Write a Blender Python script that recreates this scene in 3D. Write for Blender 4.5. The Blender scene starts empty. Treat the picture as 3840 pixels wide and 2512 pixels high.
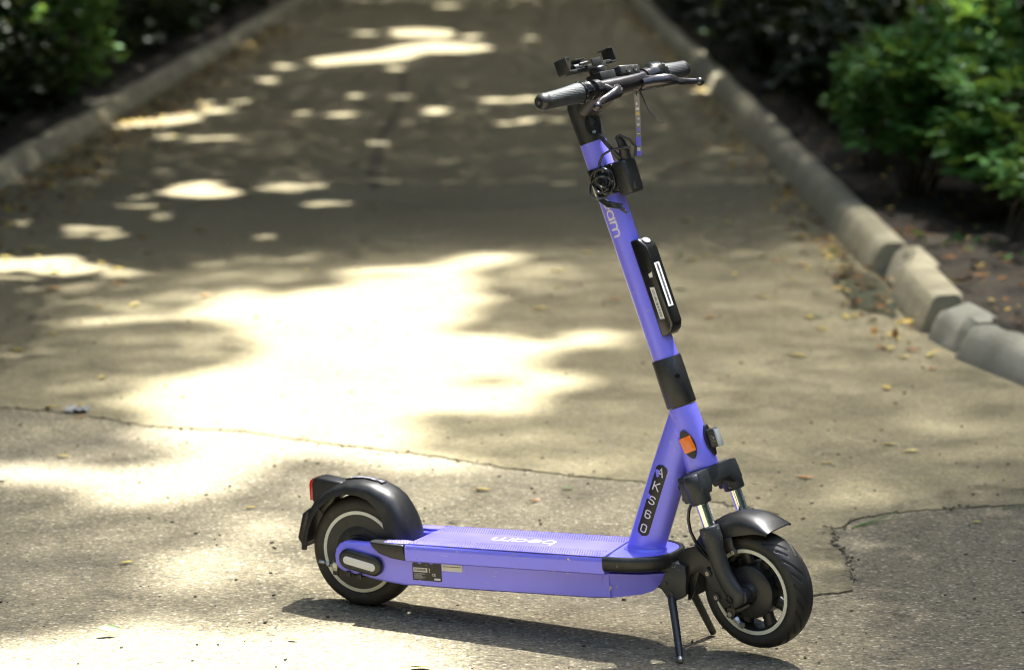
import bpy, bmesh, math, random
import numpy as np
from mathutils import Vector, Matrix, noise
from mathutils.geometry import tessellate_polygon
random.seed(7); rng = np.random.default_rng(11)
sc = bpy.context.scene
R = math.radians

# ---------------------------------------------------------------- camera
cam_d = bpy.data.cameras.new('camera'); cam = bpy.data.objects.new('camera', cam_d)
sc.collection.objects.link(cam); sc.camera = cam
cam.location = (0, 0, 1.6147)
cam.rotation_euler = (math.pi/2 - 0.1648, 0, 0)
cam_d.sensor_width = 36; cam_d.lens = 96.57
cam_d.clip_start = 0.1; cam_d.clip_end = 1000
cam_d.dof.use_dof = True; cam_d.dof.focus_distance = 5.80; cam_d.dof.aperture_fstop = 3.3
cam_d.dof.aperture_blades = 9

# ---------------------------------------------------------------- light
SUN = Vector((-0.215, -0.362, -1.0)).normalized()          # the way the sunlight travels
EL = math.asin(-SUN.z); AZ = math.atan2(-SUN.x, -SUN.y)
w = bpy.data.worlds.new('World'); sc.world = w; w.use_nodes = True
nt = w.node_tree; sky = nt.nodes.new('ShaderNodeTexSky'); sky.sky_type = 'NISHITA'
sky.sun_disc = False; sky.sun_elevation = EL; sky.sun_rotation = AZ
sky.air_density = 1.0; sky.dust_density = 3.0; sky.ozone_density = 1.0
bg = nt.nodes['Background']; bg.inputs[1].default_value = 0.095
wm = nt.nodes.new('ShaderNodeMix'); wm.data_type = 'RGBA'; wm.blend_type = 'MULTIPLY'; wm.inputs[0].default_value = 1; wm.inputs[7].default_value = (1.0, 1.0, .97, 1)
nt.links.new(sky.outputs[0], wm.inputs[6]); nt.links.new(wm.outputs[2], bg.inputs[0])
sun_d = bpy.data.lights.new('sun', 'SUN'); sun = bpy.data.objects.new('sun', sun_d)
sun_d.energy = 5.0; sun_d.angle = R(0.53); sun_d.color = (1, 0.98, 0.93)
sun.rotation_euler = SUN.to_track_quat('-Z', 'Y').to_euler(); sun.location = (2, 3, 12)
sc.collection.objects.link(sun)
vs = sc.view_settings; vs.view_transform = 'Standard'; vs.look = 'None'; vs.gamma = 1; vs.exposure = 2.6
cy = sc.cycles
cy.use_denoising = True; cy.filter_width = 1.05; cy.max_bounces = 6; cy.diffuse_bounces = 4; cy.transmission_bounces = 4
cy.caustics_reflective = False; cy.caustics_refractive = False; cy.sample_clamp_indirect = 6

# ---------------------------------------------------------------- helpers
COL = sc.collection
def tag(o, label=None, cat=None, group=None, kind=None):
    if label: o['label'] = label
    if cat: o['category'] = cat
    if group: o['group'] = group
    if kind: o['kind'] = kind
    return o
def empty(name, mat=None, **k):
    o = bpy.data.objects.new(name, None); o.empty_display_size = .1; COL.objects.link(o)
    if mat is not None: o.matrix_world = mat
    return tag(o, **k)
class MB:
    """collects vertices and faces"""
    def __init__(s, f=None): s.v = []; s.f = []; s.fn = f
    def add(s, vs, fs):
        n = len(s.v); s.v += [tuple(s.fn(p)) if s.fn else tuple(p) for p in vs]
        s.f += [tuple(i+n for i in q) for q in fs]; return s
    def loft(s, rings, cap=True, closed=False, ring_closed=True):
        n = len(rings[0]); m = len(rings); vs = [p for r in rings for p in r]; fs = []
        for i in range(m if closed else m-1):
            j = (i+1) % m
            for k in range(n if ring_closed else n-1):
                l = (k+1) % n; fs.append((i*n+k, i*n+l, j*n+l, j*n+k))
        if cap and not closed: fs += [tuple(range(n))[::-1], tuple((m-1)*n+k for k in range(n))]
        return s.add(vs, fs)
    def tube(s, pts, r, n=16, ell=(1, 1), up=None, cap=True, closed=False):
        pts = [Vector(p) for p in pts]; m = len(pts); rs = r if hasattr(r, '__len__') else [r]*m
        rings = []; pu = Vector(up) if up else None
        for i, p in enumerate(pts):
            if closed: t = pts[(i+1) % m]-pts[i-1]
            else: t = pts[min(i+1, m-1)]-pts[max(i-1, 0)]
            t.normalize()
            if pu is None: pu = Vector((0, 0, 1)) if abs(t.z) < .9 else Vector((1, 0, 0))
            a = (pu - t*pu.dot(t)).normalized(); b = t.cross(a)
            if up is None: pu = a
            rings.append([p + (a*math.cos(q)*ell[0] + b*math.sin(q)*ell[1])*rs[i] for q in [2*math.pi*k/n for k in range(n)]])
        return s.loft(rings, cap, closed)
    def lathe(s, prof, o=(0, 0, 0), ax=(0, 1, 0), n=48, closed=False):
        o = Vector(o); ax = Vector(ax).normalized(); u = ax.orthogonal().normalized(); w_ = ax.cross(u)
        rings = [[o + ax*h + (u*math.cos(q)+w_*math.sin(q))*r for q in [2*math.pi*k/n for k in range(n)]] for h, r in prof]
        return s.loft(rings, not closed, closed)
    def box(s, c, d, rot=None):
        c = Vector(c); P = [Vector((x*d[0]/2, y*d[1]/2, z*d[2]/2)) for x in (-1, 1) for y in (-1, 1) for z in (-1, 1)]
        if rot is not None: P = [rot @ q for q in P]
        return s.add([c+q for q in P], [(0, 1, 3, 2), (4, 6, 7, 5), (0, 4, 5, 1), (2, 3, 7, 6), (0, 2, 6, 4), (1, 5, 7, 3)])
    def prism(s, poly, m, lo, hi):
        """poly in 2-D, m(a, b, h) -> 3-D point"""
        n = len(poly); vs = [m(a, b, lo) for a, b in poly] + [m(a, b, hi) for a, b in poly]
        fs = [(k, (k+1) % n, n+(k+1) % n, n+k) for k in range(n)]
        tri = tessellate_polygon([[Vector((a, b, 0)) for a, b in poly]])
        fs += [tuple(t) for t in tri] + [tuple(n+i for i in t[::-1]) for t in tri]
        return s.add(vs, fs)
    def build(s, name, mat, parent=None, bevel=0, seg=2, sub=0, ang=35, smooth=True):
        me = bpy.data.meshes.new(name); me.from_pydata(s.v, [], s.f)
        bm = bmesh.new(); bm.from_mesh(me)
        bmesh.ops.remove_doubles(bm, verts=bm.verts, dist=1e-6)
        if bevel:   # join the flat caps so that the bevel runs only along real edges
            bmesh.ops.dissolve_limit(bm, angle_limit=R(1), verts=bm.verts, edges=bm.edges)
        bmesh.ops.recalc_face_normals(bm, faces=bm.faces)
        if bevel:
            ed = [e for e in bm.edges if len(e.link_faces) == 2 and e.calc_face_angle(0) > R(ang)]
            bmesh.ops.bevel(bm, geom=ed, offset=bevel, segments=seg, profile=.5, affect='EDGES', clamp_overlap=True)
        bm.to_mesh(me); bm.free()
        if smooth:
            me.polygons.foreach_set('use_smooth', [True]*len(me.polygons)); me.set_sharp_from_angle(angle=R(ang))
        me.materials.append(mat)
        o = bpy.data.objects.new(name, me); COL.objects.link(o); o.parent = parent
        if sub:
            q = o.modifiers.new('smooth', 'SUBSURF'); q.levels = q.render_levels = sub
        return o
def np_mesh(name, verts, faces, mat, parent=None, smooth=False):
    """verts (n,3), faces (m,k) numpy"""
    me = bpy.data.meshes.new(name); n, (m, k) = len(verts), faces.shape
    me.vertices.add(n); me.vertices.foreach_set('co', verts.astype(np.float32).ravel())
    me.loops.add(m*k); me.loops.foreach_set('vertex_index', faces.astype(np.int32).ravel())
    me.polygons.add(m); me.polygons.foreach_set('loop_start', np.arange(0, m*k, k, dtype=np.int32))
    me.update(calc_edges=True)
    if smooth: me.polygons.foreach_set('use_smooth', [True]*m)
    me.materials.append(mat); o = bpy.data.objects.new(name, me); COL.objects.link(o); o.parent = parent
    return o

# ---------------------------------------------------------------- materials
class NB:
    def __init__(s, name):
        s.m = bpy.data.materials.new(name); s.m.use_nodes = True; s.t = s.m.node_tree
        s.b = s.t.nodes['Principled BSDF']
        s.co = s.n('ShaderNodeTexCoord').outputs['Object']
    def n(s, kind, ins=None, **kw):
        q = s.t.nodes.new(kind)
        for k, v_ in kw.items(): setattr(q, k, v_)
        for k, v_ in (ins or {}).items():
            if isinstance(v_, bpy.types.NodeSocket): s.t.links.new(v_, q.inputs[k])
            else: q.inputs[k].default_value = v_
        return q
    def set(s, k, v_):
        if isinstance(v_, bpy.types.NodeSocket): s.t.links.new(v_, s.b.inputs[k])
        else: s.b.inputs[k].default_value = v_ if not (isinstance(v_, tuple) and len(v_) == 3) else (*v_, 1)
    def noise(s, scale, detail=4, rough=.55, vec=None, dist=0):
        return s.n('ShaderNodeTexNoise', {'Scale': scale, 'Detail': detail, 'Roughness': rough, 'Distortion': dist, 'Vector': vec or s.co})
    def vor(s, scale, feature='F1', vec=None, rnd=1):
        return s.n('ShaderNodeTexVoronoi', {'Scale': scale, 'Randomness': rnd, 'Vector': vec or s.co}, feature=feature)
    def ramp(s, fac, stops, interp='LINEAR'):
        q = s.n('ShaderNodeValToRGB', {'Fac': fac}); q.color_ramp.interpolation = interp; e = q.color_ramp.elements
        while len(e) < len(stops): e.new(.5)
        for el, (p_, c) in zip(e, stops):
            el.position = p_; el.color = (c, c, c, 1) if not isinstance(c, tuple) else (*c, 1)
        return q.outputs['Color']
    def mix(s, fac, a, b, mode='MIX'):
        q = s.n('ShaderNodeMix', data_type='RGBA', blend_type=mode)
        for i, v_ in ((0, fac), (6, a), (7, b)):
            if isinstance(v_, bpy.types.NodeSocket): s.t.links.new(v_, q.inputs[i])
            else: q.inputs[i].default_value = v_ if not isinstance(v_, tuple) else (*v_, 1)
        return q.outputs[2]
    def math(s, op, a, b=0.0, clamp=False):
        return s.n('ShaderNodeMath', {0: a, 1: b}, operation=op, use_clamp=clamp).outputs[0]
    def bump(s, h, strength=.3, dist=.001, normal=None):
        ins = {'Height': h, 'Strength': strength, 'Distance': dist}
        if normal: ins['Normal'] = normal
        q = s.n('ShaderNodeBump', ins); s.set('Normal', q.outputs[0]); return q.outputs[0]

def worn(name, col, rough, metal=0, scratch=None, sc_amt=.5, dust=(.20, .18, .14), dust_amt=.12, coat=0, bump=.1, ior=1.5):
    b = NB(name)
    n1 = b.noise(9, 5, .6).outputs[0]; n2 = b.noise(55, 6, .7).outputs[0]
    c = b.mix(b.ramp(n1, [(.35, 0.), (.75, dust_amt)]), col, dust)
    c = b.mix(b.ramp(n2, [(.55, 0.), (.9, dust_amt*1.6)]), c, dust)
    if scratch:
        vv = b.n('ShaderNodeMapping', {'Vector': b.co, 'Scale': (14, 60, 26), 'Rotation': (.3, .5, .2)}).outputs[0]
        sn = b.noise(5, 3, .5, vec=vv, dist=1.3).outputs[0]
        gate = b.noise(13, 2, .5).outputs[0]
        s1 = b.ramp(sn, [(.655, 0.), (.68, 1.)]); s2 = b.ramp(gate, [(.55, 0.), (.62, 1.)])
        c = b.mix(b.math('MULTIPLY', b.math('MULTIPLY', s1, s2), sc_amt), c, scratch)
    b.set('Base Color', c); b.set('Metallic', metal); b.set('IOR', ior)
    b.set('Roughness', b.math('ADD', b.math('MULTIPLY', n2, .22), rough-.1, True))
    if coat: b.set('Coat Weight', coat); b.set('Coat Roughness', .18)
    if bump: b.bump(b.noise(260, 3).outputs[0], bump, .0006)
    return b.m
def plain(name, col, rough, metal=0, emit=0, trans=0, alpha=1, coat=0):
    b = NB(name); n = b.noise(70, 3).outputs[0]
    b.set('Base Color', b.mix(b.ramp(n, [(.3, 0.), (.8, .18)]), col, tuple(x*.55 for x in col)))
    b.set('Roughness', rough); b.set('Metallic', metal); b.set('Coat Weight', coat)
    if emit: b.set('Emission Color', col); b.set('Emission Strength', emit)
    if trans: b.set('Transmission Weight', trans)
    return b.m
PURPLE = worn('purple_paint', (.235, .225, 1.0), .30, metal=.15, scratch=(.5, .47, .75), sc_amt=.7, dust=(.20, .18, .50), dust_amt=.10, coat=.15, bump=.03)
PURPLE_TREAD = worn('purple_tread', (.15, .13, .70), .6, scratch=(.36, .33, .5), sc_amt=.3, dust=(.26, .24, .48), dust_amt=.25, bump=.15)
TREAD_DARK = worn('tread_dark', (.022, .015, .085), .7, dust_amt=.04)
BLACK = worn('black_plastic', (.009, .010, .011), .38, scratch=(.16, .17, .17), sc_amt=.4, dust=(.12, .115, .10), dust_amt=.20, bump=.2)
GREY = worn('dark_grey_casting', (.017, .021, .024), .42, scratch=(.42, .42, .40), sc_amt=.5, dust=(.12, .11, .09), dust_amt=.12, bump=.25)
SATIN = worn('dark_metal_housing', (.055, .052, .055), .24, metal=.75, scratch=(.3, .3, .3), sc_amt=.25, dust=(.2, .19, .17), dust_amt=.06, coat=.4, bump=.02)
GLOSS = worn('gloss_black', (.005, .006, .006), .16, dust=(.08, .08, .075), dust_amt=.08, coat=.4, bump=.01)
CHROME = plain('chrome', (.72, .72, .70), .09, metal=1)
STEEL = plain('dull_steel', (.42, .42, .40), .34, metal=1)
RUBBER = worn('tyre_rubber', (.008, .009, .009), .55, dust=(.11, .10, .075), dust_amt=.22, bump=.25)
REAR_RUBBER = worn('dusty_tyre_rubber', (.010, .009, .007), .65, dust=(.15, .12, .075), dust_amt=.30, bump=.25)
CREAM = plain('reflective_cream', (.74, .73, .58), .5)
WHITE = plain('white_print', (.72, .71, .69), .45)
LETTER = plain('lilac_white_print', (.70, .66, .74), .5)
AMBER = plain('amber_lens', (.85, .17, .004), .18, coat=.6)
RED = plain('red_lens', (.62, .012, .008), .2, coat=.6)
CLEAR = plain('clear_lens', (.30, .33, .33), .12, coat=.8)
LABELBLACK = plain('label_black', (.008, .008, .010), .4)
YELLOWP = plain('yellow_print', (.62, .48, .12), .5)
def grip_mat():
    b = NB('grip_rubber'); vv = b.n('ShaderNodeMapping', {'Vector': b.co, 'Rotation': (0, 0, .7)}).outputs[0]
    b.set('Base Color', b.mix(b.ramp(b.noise(60).outputs[0], [(.4, 0.), (.8, .35)]), (.022, .027, .029), (.055, .060, .058)))
    b.set('Roughness', .62); b.bump(b.vor(330, vec=vv, rnd=.15).outputs[0], .8, .0012); return b.m
GRIP = grip_mat()

# ---------------------------------------------------------------- sunlit places on the ground, in metres
LIT_POLYS=[(1,[(0.03,11.88),(-0.12,11.89),(-0.24,11.77),(-0.30,11.58),(-0.39,11.52),(-0.52,11.44),(-0.69,11.42),(-0.71,11.26),(-0.66,11.06),(-0.66,10.90),(-0.80,10.84),(-0.95,10.61),(-1.01,10.84),(-1.10,10.86),(-1.11,10.59),(-1.20,10.42),(-1.26,10.19),(-1.18,10.03),(-1.04,10.08),(-1.10,9.91),(-0.98,9.88),(-1.02,9.72),(-0.90,9.66),(-0.93,9.47),(-0.87,9.43),(-0.89,9.27),(-0.94,9.09),(-1.07,8.92),(-1.15,8.86),(-1.18,8.70),(-1.20,8.53),(-1.28,8.56),(-1.20,8.38),(-1.11,8.27),(-1.09,8.14),(-1.02,8.06),(-1.11,8.02),(-1.13,7.90),(-0.98,7.78),(-0.93,7.63),(-1.03,7.45),(-1.20,7.49),(-1.39,7.52),(-1.58,7.49),(-1.54,7.30),(-1.28,7.28),(-1.14,7.18),(-1.05,6.99),(-0.99,6.96),(-0.89,7.04),(-0.79,7.16),(-0.71,7.33),(-0.68,7.56),(-0.58,7.65),(-0.42,7.52),(-0.30,7.40),(-0.08,7.45),(-0.12,7.54),(-0.26,7.67),(-0.33,7.72),(-0.27,7.76),(-0.26,7.94),(-0.31,8.20),(-0.17,8.31),(-0.00,8.22),(0.09,8.27),(0.08,8.49),(0.13,8.63),(0.29,8.79),(0.22,8.92),(0.09,9.02),(0.08,9.17),(0.10,9.28),(0.20,9.44),(0.36,9.47),(0.38,9.73),(0.29,9.85),(0.20,9.76),(0.17,9.57),(0.05,9.60),(-0.05,9.73),(-0.24,9.79),(-0.16,10.03),(-0.15,10.35),(-0.06,10.59),(-0.14,10.73),(-0.12,11.06),(-0.18,11.34),(-0.04,11.54),(0.04,11.70)]),
(1,[(-1.26,5.61),(-1.00,5.75),(-0.90,5.83),(-0.75,5.86),(-0.62,5.77),(-0.55,5.79),(-0.41,5.87),(-0.34,5.84),(-0.27,5.77),(-0.17,5.67),(-0.12,5.57),(-0.03,5.24),(-0.07,4.58),(-1.04,4.58)]),
(1,[(-1.84,24.72),(-1.71,25.14),(-1.34,25.82),(-1.08,26.98),(-0.79,27.66),(-0.21,26.82),(-0.17,26.34),(-0.47,25.82),(-0.79,25.82),(-0.96,24.72),(-1.34,24.45),(-1.70,23.92)]),
(1,[(-1.32,29.69),(-0.98,29.97),(-0.62,29.49),(-0.60,28.25),(-0.93,28.36),(-1.23,28.47)]),
(1,[(-2.66,17.97),(-2.55,18.51),(-2.26,19.09),(-2.13,18.97),(-2.11,18.51),(-2.29,18.13),(-2.51,18.02)]),
(1,[(-1.87,14.19),(-1.82,14.39),(-1.77,14.59),(-1.70,14.80),(-1.59,14.66),(-1.49,14.42),(-1.39,14.25),(-1.45,14.02),(-1.63,13.99),(-1.75,14.06)]),
(1,[(-2.34,11.76),(-2.09,11.76),(-1.90,11.80),(-1.79,11.53),(-1.68,11.47),(-1.76,11.27),(-1.82,11.19),(-1.93,11.17),(-2.04,11.32),(-2.24,11.27)]),
(0.7,[(-2.24,11.27),(-1.92,11.15),(-1.97,11.07),(-2.21,11.11)]),
(0.8,[(-1.64,9.97),(-1.49,10.09),(-1.36,10.22),(-1.27,10.16),(-1.33,10.00),(-1.50,10.03),(-1.58,9.91)])]
DIM_POLYS=[(0.35,[(-0.16,8.82),(-0.09,8.88),(0.03,8.87),(0.02,8.72),(-0.16,8.68)]),(0.35,[(-0.68,11.18),(-0.54,11.26),(-0.38,11.23),(-0.47,11.16),(-0.66,11.10)])]
LIT_SPOTS=[(0.75,-0.42,28.36,0.10,0.59),(0.75,-1.97,22.23,0.06,0.32),(0.75,-1.17,20.67,0.05,0.32),(0.75,-0.13,20.20,0.08,0.22),(0.75,-0.01,20.20,0.06,0.17),(0.75,0.12,20.38,0.07,0.23),(0.75,0.34,18.50,0.05,0.24),(0.75,0.07,18.50,0.06,0.19),(0.75,-0.04,18.27,0.04,0.28),(0.75,1.63,23.66,0.10,0.52),(0.75,1.46,21.17,0.09,0.52),(0.45,-1.53,29.11,0.11,0.39),(0.45,-0.54,19.31,0.09,0.21),(0.45,-1.45,19.14,0.04,0.24),(0.45,-0.82,16.93,0.05,0.19),(0.45,-0.99,23.66,0.10,0.36),(0.45,-1.98,23.92,0.11,0.37),(0.45,0.17,28.18,0.07,0.58),(0.45,-0.82,35.36,0.18,0.92),(0.45,-0.93,13.73,0.13,0.13),(0.45,-1.18,14.46,0.16,0.17),(0.45,-0.83,20.57,0.04,0.19),(0.45,-1.18,18.98,0.07,0.17),(0.8,-2.22,20.01,0.05,0.22),(0.8,-2.08,19.32,0.11,0.20),(0.8,-2.17,17.27,0.05,0.14),(0.8,-1.82,17.31,0.05,0.14),(0.8,-1.96,22.17,0.06,0.27),(0.8,-1.45,19.09,0.03,0.17),(0.8,-2.90,18.97,0.06,0.21),(0.8,-2.76,18.40,0.04,0.17),(0.5,-2.00,20.01,0.04,0.16),(0.5,-2.57,26.88,0.03,0.40),(0.5,-1.96,17.27,0.05,0.10),(0.5,-1.86,13.59,0.08,0.12),(0.5,-1.91,14.09,0.03,0.09),(0.5,-1.18,14.42,0.11,0.10),(0.75,-2.35,12.90,0.05,0.08),(0.75,-1.82,12.41,0.07,0.08),(0.75,-1.94,12.74,0.12,0.11),(0.75,-1.63,11.27,0.10,0.09),(0.75,-1.49,10.38,0.04,0.06),(0.75,-1.37,10.33,0.03,0.05),(0.75,-1.59,9.99,0.05,0.05),(0.75,-1.53,10.10,0.06,0.04),(0.75,-1.27,10.17,0.05,0.04),(0.75,-1.09,9.65,0.03,0.05),(0.75,-1.10,9.35,0.02,0.05),(0.75,-1.34,9.51,0.03,0.04),(0.75,-1.27,9.50,0.02,0.04),(0.75,-1.72,9.35,0.04,0.04),(0.75,-1.37,8.70,0.03,0.06),(0.75,-1.37,10.53,0.06,0.07),(0.75,-1.17,10.60,0.05,0.06),(0.75,-1.01,9.33,0.02,0.04),(0.75,-1.28,8.85,0.04,0.04),(0.45,-2.02,12.53,0.07,0.07),(0.45,-0.89,11.85,0.04,0.07),(0.45,-1.00,11.76,0.04,0.06),(0.45,-1.12,12.43,0.04,0.08),(0.45,-1.29,11.53,0.04,0.06),(0.45,-1.15,11.67,0.03,0.05),(0.45,-1.16,11.19,0.05,0.06),(0.45,-1.00,11.03,0.05,0.06),(0.45,-0.92,11.15,0.04,0.06),(0.45,-1.75,10.87,0.03,0.06),(0.45,-1.79,10.71,0.03,0.05),(0.45,-1.60,10.87,0.03,0.06),(0.45,-1.93,10.87,0.03,0.06),(0.45,-1.67,13.19,0.05,0.08),(0.45,-1.27,11.11,0.04,0.05),(0.45,-1.31,10.71,0.03,0.05),(0.45,-1.68,10.45,0.03,0.05),(0.45,-1.30,9.12,0.02,0.03),(0.32,1.27,8.08,0.04,0.07),(0.32,0.91,7.20,0.06,0.09),(0.32,0.84,6.52,0.04,0.06),(0.15,1.45,8.08,0.05,0.06),(0.15,1.44,8.41,0.04,0.05),(0.15,0.87,8.21,0.06,0.08),(0.62,-0.74,6.32,0.10,0.18),(0.62,-0.58,6.28,0.10,0.12),(0.6,-0.58,6.80,0.07,0.12),(0.6,-0.66,6.55,0.06,0.09),(0.4,0.13,10.77,0.04,0.09),(0.4,0.11,11.30,0.13,0.24),(0.4,0.06,11.06,0.07,0.11)]
LIT_POLYS.append((.8, [(-.40, 4.85), (.50, 4.85), (.48, 5.38), (.1, 5.44), (-.38, 5.36)]))      # STEMLIT: just below the frame

def in_poly(px, py, poly):
    c = np.zeros(len(px), bool); n = len(poly)
    for i in range(n):
        x1, y1 = poly[i]; x2, y2 = poly[i-1]
        if y1 == y2: continue
        c ^= ((y1 > py) != (y2 > py)) & (px < (x2-x1)*(py-y1)/(y2-y1)+x1)
    return c
def wob(px, py, s, k):
    return np.sin(px*s*1.0+k)*np.cos(py*s*.8+k*1.7) + .5*np.sin(px*s*2.3+py*s*1.9+k*3.1) + .3*np.cos(px*s*4.7-py*s*3.1+k)
def openness(px, py):
    """share of direct sun that reaches the ground point"""
    base = np.where(py < 13, -.002, .004) + .010*wob(px, py, 1.1, .4)
    base = base + .112*np.exp(-np.abs((px-.2)/2.0)**4 - np.abs((py-9.6)/2.7)**2.6)*(1+.10*wob(px, py, 1.7, 2.2))
    base = base + .20*np.exp(-((px+.15)/.75)**2 - ((py-5.75)/.62)**2) + .075*np.exp(-((px-1.9)/.8)**2-((py-10.8)/1.9)**2)
    g = np.exp(-((px+.75)/.75)**2 - ((py-7.0)/1.3)**2)          # thinner leaves over the near left part of the path
    base = base + .16*g + .15*np.exp(-((px-.05)/.55)**2-((py-7.2)/.8)**2)
    T = np.clip(base, 0, 1)
    qx = px + .035*wob(px, py, 9, 1.); qy = py + .09*wob(px, py, 7, 2.)
    for t, cx, cy_, rx, ry in LIT_SPOTS:
        ry = min(ry, .10+rx); t = t if cy_ < 16 else t*.8
        m = ((qx-cx)/(rx+.01))**2 + ((qy-cy_)/(ry+.02))**2 < 1; T[m] = np.maximum(T[m], t)
    for t, poly in LIT_POLYS:
        m = in_poly(px+.012*wob(px, py, 25, 3.), py+.03*wob(px, py, 16, 4.), poly); T[m] = t
    for t, poly in DIM_POLYS:
        m = in_poly(px, py, poly); T[m] = t
    return T

# ================================================================ ground
def soil_mat():
    b = NB('soil')
    n1 = b.noise(3, 6, .6).outputs[0]; n2 = b.noise(45, 6, .7).outputs[0]
    c = b.mix(b.ramp(n1, [(.3, 0.), (.7, 1.)]), (.034, .027, .016), (.085, .066, .040))
    c = b.mix(b.ramp(n2, [(.35, .7), (.6, 0.)]), c, (.016, .013, .008))
    b.set('Base Color', c); b.set('Roughness', .95); b.bump(n2, .8, .02); return b.m
def asphalt_mat(name, coarse):
    b = NB(name)
    big = b.noise(1.3, 5, .6).outputs[0]; mid = b.noise(9, 5, .65).outputs[0]; fine = b.noise(180, 3, .6).outputs[0]
    v1 = b.vor(128 if coarse else 165); cell = b.n('ShaderNodeSeparateColor', {0: v1.outputs['Color']}).outputs[0]
    if coarse:
        c = b.ramp(cell, [(0., (.085, .073, .048)), (.14, (.18, .156, .098)), (.72, (.258, .222, .134)), (.92, (.31, .272, .178)), (1., (.50, .45, .33))])
        gap = b.ramp(v1.outputs['Distance'], [(.40, 0.), (.80, .55)])
        c = b.mix(gap, c, (.07, .062, .046))
        c = b.mix(b.ramp(big, [(.35, 0.), (.75, .35)]), c, (.15, .13, .098))
    else:
        c = b.mix(b.ramp(big, [(.3, 0.), (.7, 1.)]), (.200, .171, .088), (.256, .222, .124))
        c = b.mix(b.ramp(cell, [(.0, .65), (.30, .0), (.82, .0), (1., .45)]), c, b.ramp(cell, [(.4, (.07, .06, .045)), (.6, (.42, .38, .31))]))
        c = b.mix(b.ramp(b.noise(38, 5, .75).outputs[0], [(.42, .38), (.58, 0.)]), c, (.11, .092, .062))
        pits = b.vor(42); c = b.mix(b.ramp(pits.outputs['Distance'], [(.08, .85), (.20, 0.)]), c, (.06, .052, .036))
    c = b.mix(b.ramp(mid, [(.52, 0.), (.72, .35)]), c, (.085, .075, .056))
    stain = b.n('ShaderNodeMapping', {'Vector': b.co, 'Scale': (2.2, 3.0, 1)}).outputs[0]
    sv = b.vor(1.1, vec=stain); c = b.mix(b.ramp(sv.outputs['Distance'], [(.03, .5), (.09, 0.)]), c, (.07, .055, .035))
    b.set('Base Color', c); b.set('Roughness', .9); b.set('Specular IOR Level', .3)
    h = b.math('ADD', b.math('MULTIPLY', v1.outputs['Distance'], -1.0), b.math('MULTIPLY', fine, .35))
    b.bump(h, 1.0 if coarse else .8, .004 if coarse else .0025); return b.m
SOIL = soil_mat(); COARSE = asphalt_mat('coarse_asphalt', True); SMOOTHA = asphalt_mat('old_asphalt', False)
MOSS = worn('crack_dirt', (.035, .034, .018), .95, dust=(.06, .075, .025), dust_amt=.6, bump=.6)

def kerb_x_right(y):
    P = [(5, 2.6), (7.6, 2.0), (8.46, 1.71), (8.92, 1.58), (9.4, 1.50), (9.9, 1.46), (11.6, 1.47), (20, 1.50), (80, 1.55)]
    return float(np.interp(y, [p_[0] for p_ in P], [p_[1] for p_ in P]))
KXL = -2.68
# soil sheet to the horizon, raised behind the kerbs, with fine relief near the path
xs_ = np.unique(np.concatenate([np.linspace(-300, -12, 14), np.linspace(-12, -2.9, 40), np.linspace(-2.9, -2.6, 8), [-2.0, 0, 1.2], np.linspace(1.3, 3.4, 60), np.linspace(3.4, 12, 30), np.linspace(12, 300, 14)]))
ys_ = np.unique(np.concatenate([[-80, -20, 0, 4], np.linspace(5, 16, 160), np.linspace(16, 60, 90), np.linspace(60, 500, 14)]))
X, Y = np.meshgrid(xs_, ys_); kr = np.interp(Y, [5, 7.6, 8.46, 8.92, 9.4, 9.9, 11.6, 20, 80], [2.6, 2.0, 1.71, 1.58, 1.50, 1.46, 1.47, 1.50, 1.55])
rr = np.clip((X-kr-.09)/.05, 0, 1); ll = np.clip((KXL-.05-X)/.07, 0, 1); side = np.maximum(rr, ll)
Z = -.03 + side*(.115 + .018*wob(X, Y, 5, .3) + .012*wob(X, Y, 17, 1.3)) + side*.02*np.clip(np.abs(X)-2, 0, 4)
vv_ = np.stack([X.ravel(), Y.ravel(), Z.ravel()], 1); nx = len(xs_); ny = len(ys_)
I = (np.arange(ny-1)[:, None]*nx + np.arange(nx-1)[None]).ravel()
o = np_mesh('ground', vv_, np.stack([I, I+1, I+nx+1, I+nx], 1), SOIL, smooth=True)
tag(o, 'dark leaf strewn soil beside the path', 'ground', kind='structure')

# path: two pours of asphalt that meet along a crack, with dirt in the gap
CR = [(-4.5, 8.9), (-2.9, 8.62), (-1.58, 8.34), (-1.41, 8.29), (-1.25, 8.18), (-1.09, 8.06), (-.97, 8.02), (-.8, 7.97), (-.59, 7.83), (-.41, 7.73), (-.23, 7.63), (-.05, 7.49), (.13, 7.38), (.27, 7.32), (.36, 7.27), (.45, 7.13), (.57, 7.0), (.68, 6.9), (.75, 6.8), (.81, 6.745)]
CR2 = [(.83, 6.75), (.88, 6.85), (.97, 6.91), (1.05, 6.94), (1.19, 6.98), (1.34, 7.01), (1.47, 6.97), (1.9, 6.9), (2.6, 6.85)]
CRP = [(.80, 6.74), (.79, 6.6), (.80, 6.42), (.79, 6.22), (.78, 6.12), (.69, 6.09), (.6, 6.1), (.5, 6.2), (.46, 6.5), (.55, 6.8), (.62, 6.97)]
def jag(P, step, amp, seed):
    out = []
    for i in range(len(P)-1):
        a, b_ = Vector(P[i]).to_3d(), Vector(P[i+1]).to_3d(); n = max(1, int((b_-a).length/step))
        for k in range(n):
            q = a.lerp(b_, k/n); d = amp*(noise.noise(Vector((q.x*22, q.y*22, seed))) + .8*noise.noise(Vector((q.x*70, q.y*70, seed+5))))
            out.append((q.x+d*.5, q.y+d))
    out.append(P[-1]); return out
line = CR + CR2
far_e = [(x, y+.006+.006*max(0, noise.noise(Vector((x*9, y*9, 3))))) for x, y in jag(line, .012, .014, 1)]
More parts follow.
